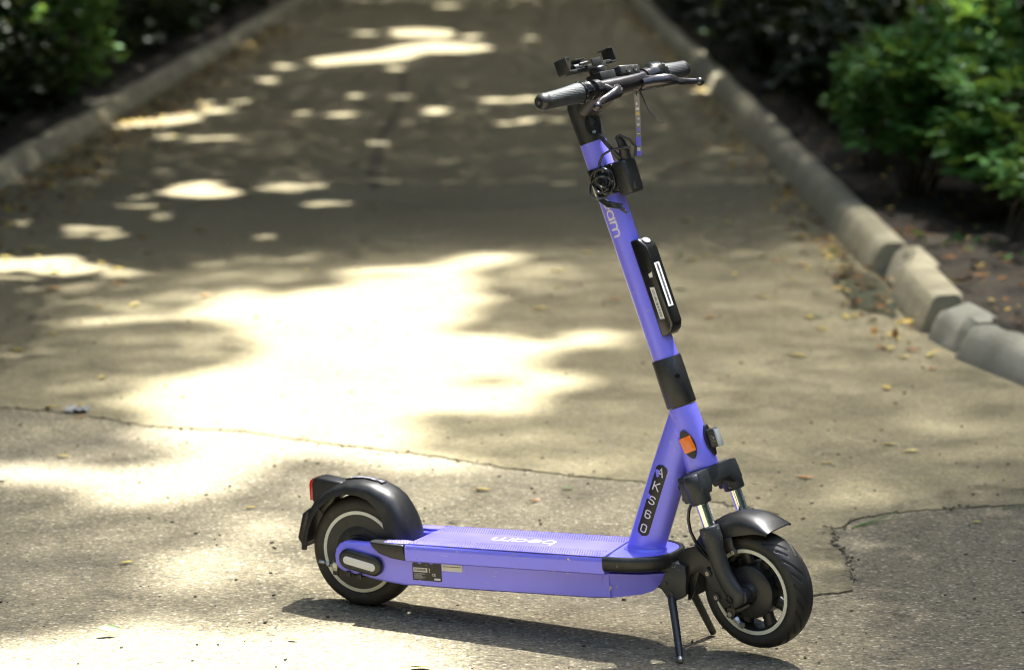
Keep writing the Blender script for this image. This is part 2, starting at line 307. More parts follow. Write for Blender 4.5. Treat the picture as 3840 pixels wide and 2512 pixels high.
near_e = [(x, y-.005-.014*max(0, noise.noise(Vector((x*6, y*6, 8)))-.05)) for x, y in jag(line, .012, .013, 1.1)]
def sheet(name, poly, z, mat, thick, **k):
    m = MB(); m.prism(poly, lambda a, b_, h: (a, b_, h), z-thick, z); return tag(m.build(name, mat, smooth=False), **k)
def kedge(y0, y1, n, s): 
    return [(kerb_x_right(y0+(y1-y0)*i/n)+.04, y0+(y1-y0)*i/n) for i in range(n+1)] if s > 0 else [(KXL-.04, y0), (KXL-.04, y1)]
far_poly = far_e + kedge(7.2, 80, 60, 1) + [(KXL-.04-1.8, 80), (-4.5, 9)]
sheet('path', far_poly, .0, SMOOTHA, .028, label='old smooth asphalt path running away under the trees', cat='path', kind='structure')
near_poly = near_e + [(2.6, 6.7), (2.6, -4), (-4.5, -4)]
sheet('path', near_poly, -.001, COARSE, .025, label='coarse grained asphalt nearest the camera', cat='path', kind='structure')
patch = jag(CRP + [CRP[0]], .015, .02, 4.4)[:-1]
sheet('path_patch', patch, .004, SMOOTHA, .02, label='thin crumbling edge of old asphalt beside the front wheel', cat='path', kind='structure')
m = MB()
m.add([(-4.5, 9.2, -.016), (-4.5, 8.5, -.016), (.7, 6.4, -.016), (2.6, 6.6, -.016), (2.6, 7.2, -.016), (.7, 7.4, -.016)], [(0, 1, 2, 3, 4, 5)])
tag(m.build('crack_fill', MOSS, smooth=False), 'dark dirt and moss down in the crack across the path', 'dirt', kind='structure')
# crumbs of asphalt along the crack and round the crumbling patch
m = MB()
cl = jag(line, .02, .02, 2.); pe = jag(CRP, .02, .02, 3.)
for q in range(520):
    x, y = random.choice(cl) if q < 330 else random.choice(pe[:26])
    x += random.gauss(0, .008); y += random.gauss(0, .012); s_ = random.uniform(.0018, .0055)
    rot = Matrix.Rotation(random.uniform(0, 6), 3, 'Z') @ Matrix.Rotation(random.uniform(-.4, .4), 3, 'X')
    m.box((x, y, s_*.4), (s_*random.uniform(1, 2), s_*1.3, s_), rot)
tag(m.build('asphalt_crumbs', COARSE, bevel=0, smooth=False), 'loose grit and crumbs lying along the crack', 'grit', kind='stuff')

# ================================================================ kerbs
def concrete(name, a, b2):
    b = NB(name); n1 = b.noise(6, 6, .6).outputs[0]; n2 = b.noise(70, 5, .7).outputs[0]
    c = b.mix(b.ramp(n1, [(.3, 0.), (.7, 1.)]), a, b2)
    c = b.mix(b.ramp(n2, [(.58, 0.), (.72, .35)]), c, (.10, .09, .06))
    c = b.mix(b.ramp(b.noise(2.2, 5).outputs[0], [(.55, 0.), (.72, .4)]), c, (.16, .145, .08))
    b.set('Base Color', c); b.set('Roughness', .93); b.bump(n2, .7, .006); return b.m
KERB = concrete('kerb_concrete', (.31, .27, .17), (.42, .375, .25)); KERBG = concrete('kerb_grey', (.21, .205, .155), (.31, .30, .235))
def kerb_stone(y0, y1, sgn, label, mat=KERB, dx=0, dz=0, yaw=0, roll=0, rnd=.007, wid=.17, hgt=.125, chip=0, group='kerb stones along the path'):
    ym = (y0+y1)/2; L_ = (y1-y0); seed = random.uniform(0, 90)
    ns = max(8, int(L_/.045)); prof = [(-.005, -.05), (.004, .0), (.018, .035), (.034, .075), (.05, hgt-.02), (.068, hgt-.004), (.10, hgt), (wid-.02, hgt), (wid, hgt-.015), (wid+.004, .02), (wid+.004, -.05)]
    rings = []
    for i in range(ns+1):
        t = i/ns; yy = (t-.5)*(L_-.014); ring = []
        e = min(t, 1-t)*L_; rd = max(0, rnd-e)*1.2
        for (a, z) in prof:
            nz = noise.noise(Vector((a*9, yy*2.5, seed)))*.0018 + noise.noise(Vector((a*40, yy*16, seed+z*20)))*.0012
            c_ = 0
            if chip and z > .03:
                cc = noise.noise(Vector((a*8+3, yy*5, seed*2)))
                c_ = -max(0, cc-.12)*chip
            ring.append((a+nz*.6+(rd if a < .08 else -rd), yy, z+(nz+c_-rd*1.2 if z > 0 else 0)))
        rings.append(ring)
    m = MB(); m.loft(rings)
    if sgn > 0: x0 = kerb_x_right(ym); ang = math.atan2(kerb_x_right(y0)-kerb_x_right(y1), L_)
    else: x0 = KXL; ang = math.pi
    o = m.build('kerb_stone', mat, ang=50)
    o.matrix_world = Matrix.Translation((x0+dx*sgn, ym, dz)) @ Matrix.Rotation(ang+yaw, 4, 'Z') @ Matrix.Rotation(roll, 4, 'Y')
    return tag(o, label, 'kerb stone', group)
kerb_stone(8.02, 9.28, 1, 'grey weathered kerb stone with a rounded face, nearest the camera on the right', KERBG, rnd=.012, chip=.02, hgt=.115)
kerb_stone(9.30, 9.68, 1, 'short broken grey kerb stone chipped away on top', KERBG, rnd=.015, chip=.10, dx=.0, yaw=.05, hgt=.13)
kerb_stone(9.76, 10.62, 1, 'tan kerb stone standing between the dark gap and the broken grey stone', dz=.01, yaw=-.02, roll=-.02, hgt=.135)
kerb_stone(10.64, 11.28, 1, 'kerb stone set back with its front face broken away above a dirt hollow', dx=.07, chip=.3, wid=.16, hgt=.12)
kerb_stone(11.30, 12.55, 1, 'long tan kerb stone just beyond the dirt hollow', dz=.006, yaw=.004)
kerb_stone(12.57, 13.8, 1, 'second tan kerb stone beyond the dirt hollow on the right', yaw=-.004)
y = 13.82; k = 0
while y < 44:
    L_ = random.uniform(1.05, 1.35)
    kerb_stone(y, y+L_, 1, 'blurred kerb stone of the right edge receding under the shrubs' if y < 27 else 'far kerb stone of the right edge near the top of the picture', yaw=random.uniform(-.004, .004), dz=random.uniform(-.005, .005), dx=random.uniform(-.004, .004), group='kerb stones receding on the right')
    y += L_+.012
y = 12.2
while y < 44:
    L_ = random.uniform(1.0, 1.35)
    lab = 'pale kerb stone of the left edge near the picture margin' if y < 18 else 'blurred kerb stone of the left edge receding into shade'
    kerb_stone(y, y+L_, -1, lab, yaw=random.uniform(-.006, .006), dz=random.uniform(-.03, -.018), dx=random.uniform(-.006, .006), group='kerb stones receding on the left')
    y += L_+.012
# dirt hollow in front of the broken kerb stone
m = MB(); hp = []
for i in range(36):
    a = 2*math.pi*i/36; r_ = 1+.25*noise.noise(Vector((math.cos(a)*2, math.sin(a)*2, 7)))
    hp.append((1.40+.10*r_*math.cos(a), 10.75+.62*r_*math.sin(a)))
rings = []
for j, (s_, z) in enumerate([(1, .0045), (.9, .012), (.7, .008), (.45, .016), (.2, .02), (.02, .018)]):
    rings.append([(1.40+(x-1.40)*s_, 10.75+(y_-10.75)*s_, z+(.008*noise.noise(Vector((x*30, y_*12, j))) if j else 0)) for x, y_ in hp])
m.loft(rings, cap=False)
tag(m.build('dirt_patch', MOSS), 'dark damp dirt gathered in the hollow before the broken kerb', 'dirt', kind='structure')

# older cracks and seams in the far asphalt, filled with dark dirt
OLDDIRT = worn('old_dirt', (.105, .090, .052), .95, dust=(.07, .06, .035), dust_amt=.5, bump=.5)
def seam(name, P, wd, label, seed):
    pts = jag(P, .06, .05, seed); m = MB(); rows = []
    for i, (x, y) in enumerate(pts):
        a = Vector(pts[max(0, i-1)]); b_ = Vector(pts[min(len(pts)-1, i+1)]); t = (b_-a).normalized(); nn = Vector((-t.y, t.x)); e = min(1, min(i, len(pts)-1-i)/4+.05)
        w_ = wd*e*(.75+.9*abs(noise.noise(Vector((x*5, y*5, seed)))))
        rows.append([(x-nn.x*w_, y-nn.y*w_, .0003), (x, y, .0022), (x+nn.x*w_, y+nn.y*w_, .0003)])
    m.loft(rows, cap=False, ring_closed=False); tag(m.build(name, OLDDIRT), label, 'dirt', kind='structure')
seam('crack_fill', [(-.93, 23.6), (-.86, 21.6), (-.80, 19.2), (-.83, 17.2), (-.78, 15.4), (-.72, 14.3)], .038, 'dark lengthwise seam in the distant asphalt', 21)
seam('crack_fill', [(-.74, 13.75), (-.42, 13.6), (-.1, 13.5), (.22, 13.75), (.55, 14.1)], .02, 'dark cross crack in the distant asphalt', 22)
seam('crack_fill', [(.55, 21.5), (.62, 19.4), (.55, 17.6)], .02, 'short dark seam in the distant asphalt left of the handlebar', 23)
# ================================================================ foliage
def leaf_mat(name, a, b2, trans=.35, rough=.45):
    b = NB(name)
    oi = b.n('ShaderNodeNewGeometry')
    r_ = oi.outputs['Random Per Island']
    c = b.mix(r_, a, b2); b.set('Base Color', c); b.set('Roughness', rough); b.set('Specular IOR Level', .16)
    tr = b.n('ShaderNodeBsdfTranslucent', {'Color': b.mix(.5, c, (.25, .30, .03))})
    mx = b.n('ShaderNodeMixShader', {0: trans, 1: b.b.outputs[0], 2: tr.outputs[0]})
    b.t.links.new(mx.outputs[0], b.t.nodes['Material Output'].inputs[0]); return b.m
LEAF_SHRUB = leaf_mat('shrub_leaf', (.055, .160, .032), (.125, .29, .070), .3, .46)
LEAF_SHADED = leaf_mat('shaded_shrub_leaf', (.006, .017, .004), (.014, .036, .007), .08)  # shrub leaf again, with the deep shade put into its colour
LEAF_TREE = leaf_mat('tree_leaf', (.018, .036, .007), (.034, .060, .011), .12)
BARK = worn('bark', (.040, .032, .024), .95, dust=(.02, .02, .012), dust_amt=.5, bump=1)
TWIG = worn('twig_bark', (.11, .075, .042), .9, dust=(.05, .045, .03), dust_amt=.4, bump=.5)

LEAF2 = np.array([(0, 0, 0), (.30, .27, .03), (.62, .24, .0), (1, 0, -.10), (.62, -.24, .0), (.30, -.27, .03)])   # hexagonal leaf, tip along +x
def leaves(pos, dirs, size, seed=0, flat=.6, tmpl=LEAF2):
    """pos (n,3), dirs (n,3) leaf axis; returns verts, faces"""
    g = np.random.default_rng(seed); n = len(pos)
    d = dirs/np.linalg.norm(dirs, axis=1, keepdims=True)
    up = np.stack([g.normal(0, flat, n), g.normal(0, flat, n), np.ones(n)], 1)
    s_ = np.cross(up, d); s_ /= np.linalg.norm(s_, axis=1, keepdims=True)+1e-9; u = np.cross(d, s_)
    sz = np.broadcast_to(size, (n,))[:, None, None]
    V = pos[:, None] + sz*(tmpl[None, :, 0:1]*d[:, None] + tmpl[None, :, 1:2]*s_[:, None] + tmpl[None, :, 2:3]*u[:, None])
    k = len(tmpl); return V.reshape(-1, 3), np.arange(n*k).reshape(n, k)

def shrub(name, base, crown, rad, label, mat=LEAF_SHRUB, nspray=260, leaf=.055, seed=1, group=None, stems=9, cat='shrub', lift=.0):
    """base point on the soil, crown centre and radii; many sprays of five leaflets on thin stems"""
    g = np.random.default_rng(seed)
    t = empty(name, Matrix.Translation(base), label=label, cat=cat, group=group)
    cx, cy_, cz = [crown[i]-base[i] for i in range(3)]
    u = g.normal(0, 1, (nspray, 3)); u /= np.linalg.norm(u, axis=1, keepdims=True)
    r_ = g.uniform(.25, 1, nspray)**(.42)
    lump = 1+.22*np.sin(u[:, 0]*5+seed)+.18*np.cos(u[:, 2]*6+seed*2)+.15*np.sin(u[:, 1]*7+seed)
    P = np.stack([cx+u[:, 0]*rad[0]*r_*lump, cy_+u[:, 1]*rad[1]*r_*lump, cz+u[:, 2]*rad[2]*r_*lump], 1)
    P = P[P[:, 2] > .05+lift]
    n = len(P); out = P-np.array([cx, cy_, cz-rad[2]*.8]); out /= np.linalg.norm(out, axis=1, keepdims=True)
    pos = []; dirs = []; sz = []
    for k in range(7):
        a = (k-3)*.62 + g.normal(0, .15, n)
        h = np.stack([out[:, 0], out[:, 1], out[:, 2]*.35-.05], 1)
        hx = h[:, 0]*np.cos(a)-h[:, 1]*np.sin(a); hy = h[:, 0]*np.sin(a)+h[:, 1]*np.cos(a)
        dd = np.stack([hx, hy, h[:, 2]+g.normal(0, .22, n)], 1)
        pos.append(P + dd*.012+g.normal(0, .010, (n, 3))); dirs.append(dd); sz.append(leaf*g.uniform(.7, 1.25, n))
    V, F = leaves(np.concatenate(pos), np.concatenate(dirs), np.concatenate(sz), seed, .35)
    np_mesh('foliage', V, F, mat, t)
    m = MB(); idx = g.choice(n, min(n, stems*6), replace=False)
    for s_ in range(stems):
        a = g.uniform(0, 6.28); b0 = Vector((.10*math.cos(a)*g.uniform(.2, 1), .10*math.sin(a), -.03))
        top = Vector((cx+rad[0]*.55*math.cos(a), cy_+rad[1]*.55*math.sin(a), cz+rad[2]*g.uniform(-.2, .6)))
        mid = b0.lerp(top, .5)+Vector((g.normal(0, .03), g.normal(0, .03), .02))
        m.tube([b0, b0.lerp(mid, .5)+Vector((g.normal(0, .01), 0, 0)), mid, top], [.008, .007, .005, .003], 6)
        for q in idx[s_::stems]:
            m.tube([mid.lerp(top, g.uniform(0, 1)), Vector(P[q])], [.003, .0015], 4)
    m.build('stems', TWIG, t)
    return t
G_ = .085
SR = 'leafy shrubs behind the right kerb'
shrub('shrub', (2.10, 11.45, G_), (2.22, 11.5, .37), (.22, .25, .12), 'small low shrub with a single pale spray of leaves in front of the bigger shrubs', nspray=34, seed=3, group=SR, stems=8, leaf=.062, lift=.12)
shrub('shrub', (2.30, 12.6, G_), (2.42, 12.35, .50), (.52, .60, .26), 'largest bright green shrub filling the right edge of the picture', nspray=430, seed=4, group=SR, stems=20, leaf=.088, lift=.06)
shrub('shrub', (1.98, 13.4, G_), (2.03, 13.2, .60), (.36, .5, .27), 'bright green shrub with thin bare stems standing next to the largest one', nspray=330, seed=5, group=SR, stems=18, leaf=.086, lift=.08)
shrub('shrub', (2.45, 15.3, G_), (2.5, 15.2, .62), (.42, .6, .30), 'mid green shrub half hidden behind the two nearest large shrubs', nspray=380, seed=6, group=SR, stems=10, leaf=.085, lift=.15)
shrub('shrub', (1.95, 14.6, G_), (1.88, 14.6, .45), (.20, .4, .2), 'narrow green shrub leaning out over the right kerb', nspray=130, seed=16, group=SR, stems=8, leaf=.062, lift=.15)
for i, (x, y, h) in enumerate([(2.5, 17.4, .6), (2.15, 20.3, .55), (2.7, 20.5, .8), (2.35, 24, .7), (3.3, 17.6, .7), (2.3, 28.5, .75), (3.4, 23.5, .85), (2.5, 33.5, .9), (3.7, 29, 1.0)]):
    shrub('shrub', (x, y, G_), (x, y, .1+h*.62), (.55, .9, h*.55), 'dark shrub deep in the shade behind the right kerb', LEAF_SHADED, 240, .085, 20+i, 'dark shrubs in the shade on the right', 6)
g = random.Random(77)
for i in range(24):
    y = 15.6+i*1.15; x = 2.12+g.uniform(-.06, .12)+(.25 if i < 2 else 0); h = g.uniform(.55, .75)+i*.012
    shrub('shrub', (x, y, G_), (x, y, .1+h*.58), (.42, .72, h*.52), 'near black shaded shrub of the hedge running along the right kerb', LEAF_SHADED, 210, .085, 200+i, 'dark hedge shrubs along the right kerb', 5)
for i in range(25):
    y = 14.0+i*1.15; x = -3.28+g.uniform(-.12, .05); h = g.uniform(.52, .70)+i*.012
    shrub('shrub', (x, y, G_), (x, y, .1+h*.58), (.44, .74, h*.52), 'near black shaded shrub of the hedge running along the left kerb', LEAF_SHADED, 210, .085, 240+i, 'dark hedge shrubs along the left kerb', 5)
SL = 'dark green shrubs behind the left kerb'
for i, (x, y, h, lb) in enumerate([(-3.32, 14.6, .55, 'low dark green shrub at the bottom of the left hedge'), (-3.25, 16.3, .62, 'dark green shrub in the middle of the left picture edge'), (-3.12, 18.4, .78, 'left shrub with a few leaves caught bright in the sun')]):
    shrub('shrub', (x, y, G_), (x, y, .12+h*.6), (.42, .8, h*.52), lb, LEAF_SHRUB if i == 2 else LEAF_SHADED, 330, .07, 40+i, SL, 8)  # sunlit shrub gets the lighter leaf; the others have shade in their colour
for i, (x, y, h) in enumerate([(-3.9, 17.5, .5), (-3.5, 21.2, .55), (-3.5, 24.5, .7), (-4.3, 23, .7), (-3.6, 28.5, .8), (-4.6, 28, .9), (-3.9, 33.5, 1.)]):
    shrub('shrub', (x, y, G_), (x, y, .1+h*.6), (.6, 1.0, h*.55), 'almost black shrub deep in the shade behind the left kerb', LEAF_SHADED, 230, .09, 60+i, 'almost black shrubs in the shade on the left', 6)

# ---- trees: trunks, limbs and one leafy roof, gaps shaped to the sunlit places, shared between crowns
TREES = [((-3.62, 19.2), .20, 'dark tree trunk cut off by the left edge of the picture'),
         ((-3.95, 24.5), .075, 'thin dark trunk standing right of the trunk at the left edge'),
         ((3.62, 21.2), .20, 'thick black trunk rising behind the bright shrubs'),
         ((4.15, 30.2), .17, 'thinner dark trunk far behind the shrubs'),
         ((-3.9, 11.8), .19, 'tree whose crown hangs over the left of the near path'),
         ((3.75, 12.6), .18, 'tree whose crown hangs over the right of the near path'),
         ((-4.4, 30.5), .18, 'tree shading the far left of the path'),
         ((3.4, 38.5), .2, 'tree shading the far right end of the path'),
         ((-3.6, 41.), .2, 'tree closing the far left end of the path'),
         ((5.6, 16.0), .17, 'tree standing deeper in the grove on the right')]
SX, SY = SUN.x/-SUN.z, SUN.y/-SUN.z      # shift of a shadow per metre of height
def canopy_points(n, x0, x1, y0, y1, h0, h1, seed):
    g = np.random.default_rng(seed); P = np.stack([g.uniform(x0, x1, n), g.uniform(y0, y1, n), g.uniform(h0, h1, n)], 1)
    return np.stack([P[:, 0]-SX*P[:, 2], P[:, 1]-SY*P[:, 2], P[:, 2]], 1), P[:, :2], g
parts = []
def layer(n, x0, x1, y0, y1, h0, h1, size, tau, seed, jit=0, soft=False):
    """a storey of leaves; soft: the high thin one that lets part of the sun through, else the low dense one"""
    pos, gnd, g = canopy_points(n, x0, x1, y0, y1, h0, h1, seed)
    T = openness(gnd[:, 0], gnd[:, 1])
    if soft:
        k = np.clip(-np.log(np.clip(T, .03, .995))/tau, 0, 1); k[T > .97] = 0
    else:
        k = np.clip((.062-T)/.05, 0, 1)
    keep = g.uniform(0, 1, n) < k
    if jit:      # coarse leaves keep well clear of the openings
        for dx, dy in ((jit, 0), (-jit, 0), (0, jit), (0, -jit), (jit*.7, jit*.7), (-jit*.7, jit*.7), (jit*.7, -jit*.7), (-jit*.7, -jit*.7)):
            keep &= openness(gnd[:, 0]+dx, gnd[:, 1]+dy) < .35
    pos = pos[keep]; n2 = len(pos); dirs = np.stack([g.normal(0, 1, n2), g.normal(0, 1, n2), g.normal(0, .3, n2)], 1)
    dd = dirs/np.linalg.norm(dirs, axis=1, keepdims=True); sz = size*g.uniform(.75, 1.25, n2)
    V, F = leaves(pos-dd*sz[:, None]*.5, dirs, sz, seed, .45)
    parts.append((pos[:, :2], V, F))
# near path: fine leaves so that the rims of the sun patches come out sharp; area of one leaf = .33 size^2
layer(int(60*5.4/(.33*.065**2)), -3.2, 2.8, 4.6, 14.6, 4.6, 7.0, .065, 4.2, 101)
layer(int(60*2.9/(.33*.038**2)), -3.2, 2.8, 4.6, 14.6, 17, 22, .038, 2.8, 111, soft=True)
layer(int(110*4.6/(.33*.09**2)), -3.0, 2.2, 14.6, 36, 9.0, 13, .09, 3.4, 102)
# groves on both sides and far end: larger sprays
layer(int(420*4.6/(.33*.24**2)), -13, -3.0, 3.0, 60, 5, 9, .24, 2.8, 103)
layer(int(440*4.6/(.33*.24**2)), 2.5, 13, 3.0, 60, 5, 9, .24, 2.8, 104)
layer(int(120*3.2/(.33*.26**2)), -3.0, 2.5, 36, 58, 5, 9, .26, 2.6, 105)
# thick upper storey over the distant half of the path
layer(int(110*.8/(.33*.22**2)), -3.0, 2.5, 15, 37, 9, 13, .22, 1.6, 106, jit=.28)
# unseen leaf walls added all round to shut out the low sky
def screen_leaves(n, x0, x1, y0, y1, h1, size, seed):
    g = np.random.default_rng(seed); pos = np.stack([g.uniform(x0, x1, n), g.uniform(y0, y1, n), g.uniform(0, h1, n)], 1)
    T = openness(pos[:, 0]+SX*pos[:, 2], pos[:, 1]+SY*pos[:, 2]); pos = pos[(T < .3) | (pos[:, 1] > 62) | (abs(pos[:, 0]) > 9)]; n = len(pos)
    dirs = np.stack([g.normal(0, 1, n), g.normal(0, 1, n), g.normal(0, .8, n)], 1); return leaves(pos, dirs, size*g.uniform(.7, 1.3, n), seed, 1.2)
for wi, (n, x0, x1, y0, y1, h1) in enumerate(((26000, -18, -12, -12, 66, 12), (26000, 12, 18, -12, 66, 12), (42000, -17, 17, 57, 68, 13), (13000, -17, 17, -18, -11, 12))):
    V, F = screen_leaves(n, x0, x1, y0, y1, h1, .75, 300+wi)
    tag(np_mesh('sky_screen', V, F, LEAF_TREE), 'unseen leaf wall added to shut out low sky across the %s' % ('left side', 'right side', 'far end of the path', 'view behind the camera')[wi], 'sky_screen', kind='stuff')
tpos = np.array([t[0] for t in TREES])
acc = {i: [[], []] for i in range(len(TREES))}
for g2, V, F in parts:
    d2 = ((g2[:, None]-tpos[None])**2).sum(2); own = d2.argmin(1); V3 = V.reshape(len(F), -1, 3)
    for i in range(len(TREES)): acc[i][0].append(V3[own == i].reshape(-1, 3))
for i, ((x, y), r_, lb) in enumerate(TREES):
    t = empty('tree', Matrix.Translation((x, y, 0)), label=lb, cat='tree', group='trees on both sides of the path')
    V = np.concatenate(acc[i][0]); V = V-np.array([x, y, 0]); n = len(V)//6
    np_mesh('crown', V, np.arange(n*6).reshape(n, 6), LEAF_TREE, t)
    m = MB(); g = random.Random(i*7+1); lean = (g.uniform(-.12, .12), g.uniform(-.1, .1))
    pts = [(lean[0]*z*.4+.03*math.sin(z*1.7+i), lean[1]*z*.4+.03*math.cos(z*1.3+i), z) for z in (-.1, .12, .4, .9, 1.6, 2.4, 3.3, 4.3, 5.4, 6.6, 7.8)]
    m.tube(pts, [r_*q for q in (1.45, 1.25, 1.08, 1., .95, .9, .82, .72, .58, .42, .2)], 14)
    tr = m.build('trunk', BARK, t, ang=80)
    m = MB()
    for k in range(9):
        z = g.uniform(3.4, 6.8); a = g.uniform(0, 6.28); L_ = g.uniform(1.4, 3.4)
        p0 = Vector((lean[0]*z*.4, lean[1]*z*.4, z)); p1 = p0+Vector((math.cos(a)*L_*.5, math.sin(a)*L_*.5, L_*.28)); p2 = p0+Vector((math.cos(a+.3)*L_, math.sin(a+.3)*L_, L_*.4))
        ok = True
        for q in (p1, p2, p0.lerp(p1, .5), p1.lerp(p2, .5)):
            gx, gy = q.x+x+SX*q.z, q.y+y+SY*q.z
            if gy < 15 or openness(np.array([gx]), np.array([gy]))[0] > .3: ok = False
        if ok: m.tube([p0, p0.lerp(p1, .5)+Vector((0, 0, .05)), p1, p2], [r_*.4, r_*.32, r_*.22, r_*.07], 7)
    if m.v: m.build('limbs', BARK, t)

# ---- fallen leaves
def fallen_mat(name, a, b2): 
    b = NB(name); oi = b.n('ShaderNodeObjectInfo').outputs['Random']
    b.set('Base Color', b.mix(b.ramp(b.noise(90, 3).outputs[0], [(.35, 0.), (.7, .7)]), b.mix(oi, a, b2), tuple(q*.5 for q in a)))
    b.set('Roughness', .55); return b.m
FY = fallen_mat('fallen_yellow', (.46, .34, .05), (.56, .46, .09)); FO = fallen_mat('fallen_orange', (.42, .17, .03), (.50, .27, .05))
FG = fallen_mat('fallen_green', (.12, .17, .05), (.20, .26, .08)); FD = fallen_mat('fallen_dark', (.05, .045, .025), (.08, .06, .03))
def leaf_mesh(name, L_, wd, curl, twist, mat, seed):
    g = random.Random(seed); n = 9; top = []; rows = []
    for i in range(n+1):
        t = i/n; hw = wd*math.sin(math.pi*min(1, t*1.02))**.75*(1-.25*t)*.5 + .0004
        z = curl*4*(t-.5)**2*L_*(.9+.2*g.random()) + .0015; tw = twist*(t-.5)
        x = (t-.5)*L_
        rows.append([(x, -hw*math.cos(tw), z+hw*.45-hw*math.sin(tw)+.0006*g.random()), (x, 0, z), (x, hw*math.cos(tw), z+hw*.45+hw*math.sin(tw))])
    m = MB(); m.loft(rows, cap=False, ring_closed=False)
    m.tube([(-L_*.5, 0, curl*L_+.001), (-L_*.72, .002, .001)], .0007, 5)
    o = m.build(name, mat, ang=80); return o
def lay(proto, x, y, z=.002, yaw=None, sc_=1, label=None, group=None, first=False):
    o = proto if first else proto.copy()
    if not first: COL.objects.link(o)
    o.location = (x, y, z); o.rotation_euler = (random.uniform(-.06, .06), random.uniform(-.06, .06), random.uniform(0, 6.28) if yaw is None else yaw); o.scale = (sc_,)*3
    return tag(o, label, 'leaf', group)
def on_path(x, y): return KXL+.08 < x < kerb_x_right(y)-.05
near_group = 'fallen leaves in the foreground'
kinds = {'y': (FY, 'yellow'), 'o': (FO, 'orange brown'), 'g': (FG, 'green'), 'd': (FD, 'dark withered')}
near = [('g', -.87, 5.75, 'crumpled yellow green leaf in the sunlit bottom left corner', 1.0), ('o', -.47, 5.71, 'tiny orange leaf left of the scooter shadow', .5), ('y', -.19, 5.5, 'orange yellow leaf at the bottom edge below the deck', .9),
        ('y', -.08, 7.17, 'narrow yellow leaf lying between the rear mudguard and the stem', .95), ('y', -.92, 6.38, 'small yellow leaf left of the rear wheel', .7), ('y', -.68, 6.96, 'small yellow leaf to the left behind the tail light', .7),
        ('o', .06, 7.04, 'folded orange leaf behind the middle of the deck', .75), ('g', .15, 7.19, 'dull green curled leaf behind the deck near the stem foot', .8), ('d', -.15, 6.80, 'dark curled leaf just behind the far edge of the deck', .6),
        ('y', 1.14, 7.67, 'flat yellow leaf right of the stem, the right one of a pair', .9), ('y', 1.09, 7.76, 'flat yellow green leaf right of the stem, the left one of a pair', .9), ('y', .88, 7.51, 'small pale curled leaf above the front mudguard', .7),
        ('o', .80, 7.32, 'curled orange leaf just above the front mudguard', .95), ('g', .66, 7.25, 'tiny green leaf left of the curled orange leaf', .5), ('y', 1.18, 6.80, 'tiny yellow leaf below the right hand crack', .55),
        ('y', -1.27, 7.6, 'yellow leaf on the sunlit patch at the left', .8), ('y', -1.335, 8.34, 'bright yellow leaf above the crack at the left edge, the larger of two', 1.0), ('y', -1.42, 8.33, 'yellow leaf above the crack at the left edge, the smaller of two', .8),
        ('o', -1.31, 8.17, 'orange yellow leaf beside the clear scrap of plastic', .7), ('y', -.80, 7.98, 'pale leaf stuck in the crack amid the white sun patch', .5)]
pr = {}
for q, (k, x, y, lb, s_) in enumerate(near):
    if k not in pr: pr[k] = leaf_mesh('fallen_leaf', .052, .023, .055, .4, kinds[k][0], q); first = True
    else: first = False
    lf = lay(pr[k], x, y, .003 if y > 7.7 else .002, random.uniform(-.5, .5), s_, lb, near_group, first)
    if q == 0: lf.rotation_euler = (.55, .1, .3); lf.location.z = .014
mids = [('y', .98, 10.57), ('y', 1.28, 10.11), ('y', 1.06, 13.14), ('y', 1.02, 12.92), ('y', 1.2, 12.84), ('y', -1.71, 9.35), ('o', .74, 10.08), ('o', .4, 10.51), ('o', 1.4, 9.0), ('g', 1.14, 10.08), ('g', 1.19, 10.67), ('d', -.95, 10.1), ('d', -1.78, 10.06), ('y', 1.36, 11.73)]
g = random.Random(5)
while len(mids) < 260:
    y = g.choice([g.uniform(8.6, 12), g.uniform(11, 17), g.uniform(13, 26)]); x = g.choice([g.uniform(-2.6, 1.4), kerb_x_right(y)-abs(g.gauss(0, .35))-.06, KXL+.1+abs(g.gauss(0, .5)), KXL+.1+abs(g.gauss(0, .35))])
    if on_path(x, y) and not (y < 12 and in_poly(np.array([x]), np.array([y]), LIT_POLYS[0][1])[0]): mids.append((g.choice('yyyyyoog'), x, y))
lab2 = {'y': 'small yellow leaf lying on the blurred path beyond the crack', 'o': 'small orange brown leaf lying on the blurred path beyond the crack', 'g': 'small green leaf lying on the blurred path beyond the crack', 'd': 'small dark leaf lying on the left of the blurred path'}
for k, x, y in mids: lay(pr[k], x, y, .003, None, g.uniform(.8, 1.4) if y < 15 else g.uniform(.8, 1.3), lab2[k], 'fallen %s leaves on the blurred path' % kinds[k][1])
# litter along the kerbs and on the soil, uncountable
def litter(name, n, pick, mat, label, seed, s0=.03, s1=.06):
    g = np.random.default_rng(seed); P = np.array([pick(g) for _ in range(n)])
    dirs = np.stack([g.normal(0, 1, n), g.normal(0, 1, n), g.normal(0, .15, n)], 1)
    V, F = leaves(P, dirs, g.uniform(s0, s1, n), seed, .35)
    tag(np_mesh(name, V, F, mat), label, 'leaf litter', kind='stuff')
LY = leaf_mat('litter_yellow', (.40, .26, .04), (.50, .38, .10), 0, .6); LB = leaf_mat('litter_brown', (.07, .038, .014), (.22, .10, .025), 0, .7)
def pk_left(g):
    y = g.uniform(11.5, 30); return (KXL+.03+abs(g.normal(0, .22)), y, .006+g.uniform(0, .01))
def pk_right(g):
    y = g.uniform(9.3, 34); return (kerb_x_right(y)-.02-abs(g.normal(0, .09)), y, .006+g.uniform(0, .01))
def pk_soilr(g):
    y = g.uniform(8.5, 40)**1.0; return (kerb_x_right(y)+.2+abs(g.normal(0, 1.0)), y, G_+.02+g.uniform(0, .02))
def pk_soill(g):
    y = g.uniform(12, 40); return (KXL-.22-abs(g.normal(0, 1.3)), y, G_+.02+g.uniform(0, .02))
litter('leaf_litter', 650, pk_left, LY, 'yellow leaves drifted against the left kerb', 1)
